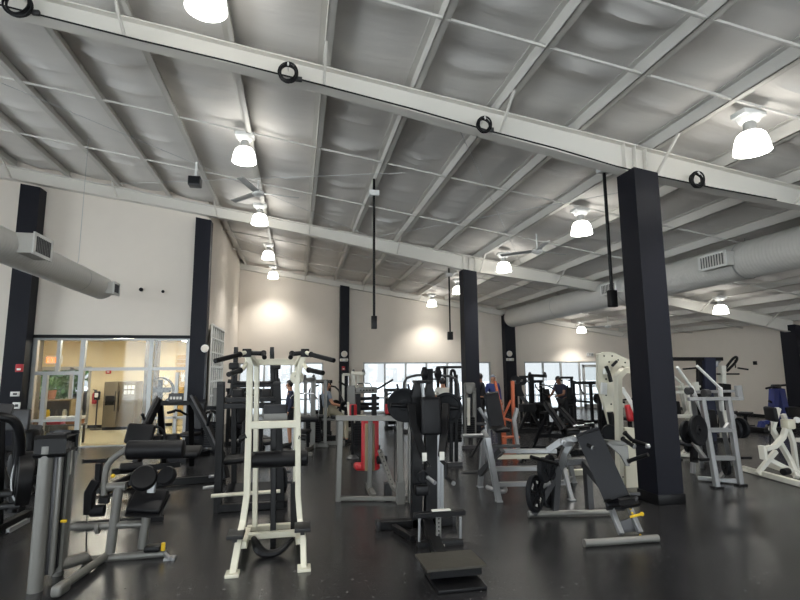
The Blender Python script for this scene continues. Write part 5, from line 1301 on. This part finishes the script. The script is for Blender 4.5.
# ceiling lights of the lobby
for x, y in ((-7.6, 16.6), (-5.0, 16.6), (-3.3, 17.4), (-5.0, 15.2)):
    t = thing('ceiling_light', 'x', 'ceiling light', (x, y, 2.86), 'lobby ceiling lights')
    t['label'] = {(-7.6, 16.6): 'square lobby ceiling light at the far left', (-5.0, 16.6): 'square lobby ceiling light above the refrigerator side', (-3.3, 17.4): 'square lobby ceiling light before the slatted wall', (-5.0, 15.2): 'square lobby ceiling light just inside the glass'}[(x, y)]
    link('frame', MB().b(x-.32, x+.32, y-.32, y+.32, 2.81, 2.87, bev=.006), 'white', t); link('diffuser', MB().b(x-.28, x+.28, y-.28, y+.28, 2.795, 2.812), 'light_panel', t)
# shrubs outside the lobby door
def tree(x, y, h, r, label, seed):
    rg = random.Random(seed); t = thing('shrub_tree', label, 'tree', (x, y, -.06), 'greenery outside the lobby')
    link('trunk', MB().tube([(x, y, -.06), (x+.05, y, h*.5), (x, y, h*.8)], [.09, .07, .03], 10), 'brown', t)
    mb = MB()
    for i in range(1500):
        d = V((rg.gauss(0, 1), rg.gauss(0, 1), rg.gauss(0, 1))).normalized()*(r*(.45+.55*rg.random()))
        q = V((x, y, h*.55))+V((d.x, d.y, d.z*h*.5/r)); n = V((rg.gauss(0, 1), rg.gauss(0, 1), rg.gauss(0, 1))).normalized(); s, u, _ = frame(n); k = .09+rg.random()*.1
        vs = [mb.bm.verts.new(q+s*k), mb.bm.verts.new(q+u*k*.6), mb.bm.verts.new(q-s*k), mb.bm.verts.new(q-u*k*.6)]
        mb.bm.faces.new(vs)
    link('foliage', mb, 'green', t)
for i, (x, y, h, r) in enumerate(((-13.2, 24.5, 4.2, 1.5), (-10.3, 24.2, 3.8, 1.4), (-7.5, 25, 4.4, 1.4), (-12.2, 29, 5.5, 2.0), (-8.2, 30, 5.4, 2.0), (-16.6, 29, 5, 2))):
    tree(x, y, h, r, ['round leafy tree at the left behind the lobby glass', 'lower leafy tree in the middle behind the lobby glass', 'leafy tree at the right behind the lobby glass', 'tall tree deep at the left beyond the lobby', 'tall tree deep at the right beyond the lobby', 'tree farthest left beyond the lobby'][i], i)
struct('ground_2', MB().b(-40, -2.6, 19.1, 60, -.2, -.06), 'concrete')
# ---------------------------------------------------------------- people
def skinmesh(pts, edges, rad, sub=1):
    """one continuous limb-and-trunk surface grown from joints"""
    me = bpy.data.meshes.new('tmp'); me.from_pydata([tuple(p) for p in pts], edges, []); me.update()
    o = bpy.data.objects.new('tmp', me); COL.objects.link(o)
    md = o.modifiers.new('s', 'SKIN'); sk = me.skin_vertices[0].data
    for i, r in enumerate(rad):
        r = r if isinstance(r, tuple) else (r, r); sk[i].radius = r; sk[i].use_root = (i == 0)
    md.use_smooth_shade = True; ss = o.modifiers.new('d', 'SUBSURF'); ss.levels = sub; ss.render_levels = sub
    dg = bpy.context.evaluated_depsgraph_get(); dg.update(); ev = o.evaluated_get(dg); m2 = bpy.data.meshes.new_from_object(ev)
    mb = MB(); mb.bm.from_mesh(m2); bpy.data.objects.remove(o); bpy.data.meshes.remove(me); bpy.data.meshes.remove(m2)
    return mb
def person(label, base, face, J, skin, top, bottom, shoe='cloth_black', sleeve=1, legcov=1.0, cap=None):
    """J: joints in a body frame (right, forward, up) in metres; face: heading angle"""
    c, s = math.cos(face), math.sin(face)
    W = lambda p: V(base)+V((p[0]*c-p[1]*s, p[0]*s+p[1]*c, p[2]))
    t = thing('person', label, 'person', base)
    g = {k: W(v) for k, v in J.items()}
    def chain(names): return [g[n] for n in names]
    # body: pelvis, spine, neck, head, limbs in one skin
    P = []; E = []; Rr = []; idx = {}
    def add(n, p, r, prev=None):
        idx[n] = len(P); P.append(p); Rr.append(r)
        if prev is not None: E.append((idx[prev], idx[n]))
    add('hip', g['hip'], .105); mid = g['hip'].lerp(g['chest'], .5)
    add('waist', mid, .095, 'hip'); add('chest', g['chest'], .105, 'waist'); add('neck', g['neck'], .055, 'chest'); 
    hd = g['head']; up = (hd-g['neck']).normalized()
    add('jaw', g['neck'].lerp(hd, .45), .06, 'neck'); add('head', hd, (.075, .088), 'jaw'); add('crown', hd+up*.07, (.062, .075), 'head')
    for sd in 'LR':
        add('sh'+sd, g['sh'+sd], .055, 'chest'); add('el'+sd, g['el'+sd], .042, 'sh'+sd); add('wr'+sd, g['wr'+sd], .028, 'el'+sd)
        d = (g['wr'+sd]-g['el'+sd]).normalized(); add('palm'+sd, g['wr'+sd]+d*.07, (.036, .02), 'wr'+sd)
        add('th'+sd, g['th'+sd], .085, 'hip'); add('kn'+sd, g['kn'+sd], .057, 'th'+sd); add('an'+sd, g['an'+sd], .038, 'kn'+sd)
    body = skinmesh(P, E, Rr, 2)
    fw = V((-s, c, 0)); rt = V((c, s, 0))
    fd = (fw-up*fw.dot(up)).normalized()
    body.ball(hd+fd*.088-up*.005, .016, (1, 1.2, 1.3), 8, 6).ball(hd+rt*.078, .02, (.5, 1, 1.4), 8, 6).ball(hd-rt*.078, .02, (.5, 1, 1.4), 8, 6).ball(hd+fd*.07-up*.055, .026, (1.2, .8, .7), 8, 6)
    for sd, sg in (('L', -1), ('R', 1)):
        d = (g['wr'+sd]-g['el'+sd]).normalized(); si, uu, _ = frame(d); pc = g['wr'+sd]+d*.09
        for k in range(4):
            l = (.06, .07, .066, .05)[k]; o_ = si*(.024*(k-1.5)/1.2)
            body.tube([pc+o_, pc+o_+d*l*.6, pc+o_+d*l-uu*.02], [.0095, .009, .007], 6)
        body.tube([pc-d*.05-si*.03, pc-d*.01-si*.052, pc+d*.02-si*.05], [.011, .01, .008], 6)
    link('body', MB_join(body), skin, t)
    eyes = MB()
    for sg in (-1, 1): eyes.ball(hd+fd*.08+rt*.03*sg+up*.022, .011, (1, .7, .7), 8, 6)
    link('eyes', eyes, 'black', t)
    mo = MB().tube([hd+fd*.088-rt*.022-up*.045, hd+fd*.093-up*.047, hd+fd*.088+rt*.022-up*.045], .006, 6); link('mouth', mo, 'red_brown', t)
    hr = MB().ball(hd-fd*.012+up*.035, .1, (.88, 1, .98), 16, 12)
    cut = [v for v in hr.bm.verts if (v.co-hd).dot(fd) > .03 and (v.co-hd).dot(up) < .055 or (v.co-hd).dot(up) < -.045]
    bmesh.ops.delete(hr.bm, geom=cut, context='VERTS'); link('hair', hr, cap or 'hair', t)
    # shirt
    P, E, Rr = [], [], []; idx = {}
    add('hip', g['hip']+V((0, 0, .0)), .145); add('waist', mid, .135, 'hip'); add('chest', g['chest'], .15, 'waist'); add('collar', g['chest'].lerp(g['neck'], .9), .062, 'chest')
    for sd in 'LR':
        add('sh'+sd, g['sh'+sd], .075, 'chest'); e = g['sh'+sd].lerp(g['el'+sd], 1 if sleeve >= 1 else .6); add('el'+sd, e, .053, 'sh'+sd)
        if sleeve > 1: add('wr'+sd, g['wr'+sd], .037, 'el'+sd)
    link('shirt', skinmesh(P, E, Rr, 2), top, t)
    P, E, Rr = [], [], []; idx = {}
    add('hip', g['hip'], .148)
    for sd in 'LR':
        add('th'+sd, g['th'+sd], .1, 'hip'); add('kn'+sd, g['th'+sd].lerp(g['kn'+sd], 1 if legcov >= 1 else .85), .07, 'th'+sd)
        if legcov >= 1: add('an'+sd, g['kn'+sd].lerp(g['an'+sd], .95), .05, 'kn'+sd)
    link('trousers' if legcov >= 1 else 'shorts', skinmesh(P, E, Rr, 2), bottom, t)
    for sd in 'LR':
        a = g['an'+sd]; toe = g.get('toe'+sd, a+fw*.17-V((0, 0, .06)))
        dd = (toe-a); dd.z = 0; dd = dd.normalized() if dd.length > .01 else fw
        link('shoe', skinmesh([a+V((0, 0, .03)), a-V((0, 0, .035))-dd*.03, a+dd*.09-V((0, 0, .045)), a+dd*.18-V((0, 0, .055))], [(0, 1), (1, 2), (2, 3)], [.045, .045, .042, .034], 1), shoe, t)
    return t
def MB_join(mb): return mb
mat('red_brown', (130, 70, 60), .6)
def stand(h, arm='down', lean=0.0, stride=.0):
    k = h/1.75
    J = dict(hip=(0, 0, .95), chest=(0, .02+lean*.5, 1.32), neck=(0, .03+lean*.75, 1.475), head=(0, .05+lean*.9, 1.605),
             shL=(-.18, .02+lean*.6, 1.40), shR=(.18, .02+lean*.6, 1.40), thL=(-.09, 0, .90), thR=(.09, 0, .90), knL=(-.1, .03+stride, .50), knR=(.1, .03-stride, .50), anL=(-.1, 0+stride, .09), anR=(.1, 0-stride, .09),
             elL=(-.24, -.01+lean*.6, 1.13), elR=(.24, -.01+lean*.6, 1.13), wrL=(-.25, .08+lean*.6, .90), wrR=(.25, .08+lean*.6, .90))
    if arm == 'front': J.update(elL=(-.25, .08+lean, 1.13), elR=(.25, .08+lean, 1.13), wrL=(-.14, .30+lean, 1.08), wrR=(.14, .30+lean, 1.08))
    if arm == 'up': J.update(elL=(-.34, .06, 1.36), elR=(.34, .06, 1.36), wrL=(-.36, .2, 1.58), wrR=(.36, .2, 1.58))
    return {n: (a*k, b*k, c*k) for n, (a, b, c) in J.items()}
p = fl(290, 446.5); person('person in a navy top and dark shorts standing side-on behind the cream pull-up station', (p.x, p.y, 0), PI/2, stand(1.6), 'skin', 'cloth_navy', 'cloth_black', sleeve=2, legcov=.5)
p = V((3.78, 13.0, 0)); person('person in a white and black tee seen from behind, beyond the black standing press', p, 0, stand(1.62, 'front'), 'skin', 'cloth_white', 'cloth_black', sleeve=.5)
p = V((5.55, 14.9, 0)); person('person in a dark tee standing just right of the middle navy column', p, PI/2-.6, stand(1.72, 'front'), 'skin_dark', 'cloth_black', 'cloth_black', sleeve=.5)
p = V((6.1, 15.4, 0)); person('person in blue clothes standing behind the orange chest press', p, PI, stand(1.66), 'skin', 'cloth_blue', 'cloth_blue', sleeve=2, cap='cloth_grey')
p = V((8.3, 15.0, 0)); person('person in a dark top leaning over equipment in front of the right far window', p, PI/2+.4, stand(1.6, 'front', .2), 'skin_dark', 'cloth_navy', 'cloth_black', sleeve=.5)
# lifter sitting on the high bench, holding a bar at the lap
bo = fl(321, 445)
def SJ():
    return dict(hip=(0, 0, .86), chest=(0, -.06, 1.18), neck=(0, -.06, 1.33), head=(0, -.04, 1.46), shL=(-.18, -.06, 1.24), shR=(.18, -.06, 1.24), thL=(-.09, .04, .84), thR=(.09, .04, .84), knL=(-.13, .42, .62), knR=(.13, .42, .62), anL=(-.14, .44, .1), anR=(.14, .44, .1), elL=(-.27, .02, 1.0), elR=(.27, .02, 1.0), wrL=(-.28, .22, .96), wrR=(.28, .22, .96))
fh = -PI/2+.25
sb = V((bo.x+.17, bo.y, 0))
person('person sitting on the high grey bench in pale trousers with a bar at the lap', sb, fh, SJ(), 'skin', 'cloth_grey', 'cloth_beige', sleeve=.5)
cF, sF = math.cos(fh), math.sin(fh)
barbell(sb+V((-sF*.31, cF*.31, .95)), (cF, sF, 0), 'barbell held at the lap of the person on the high grey bench', 1.3, .12)
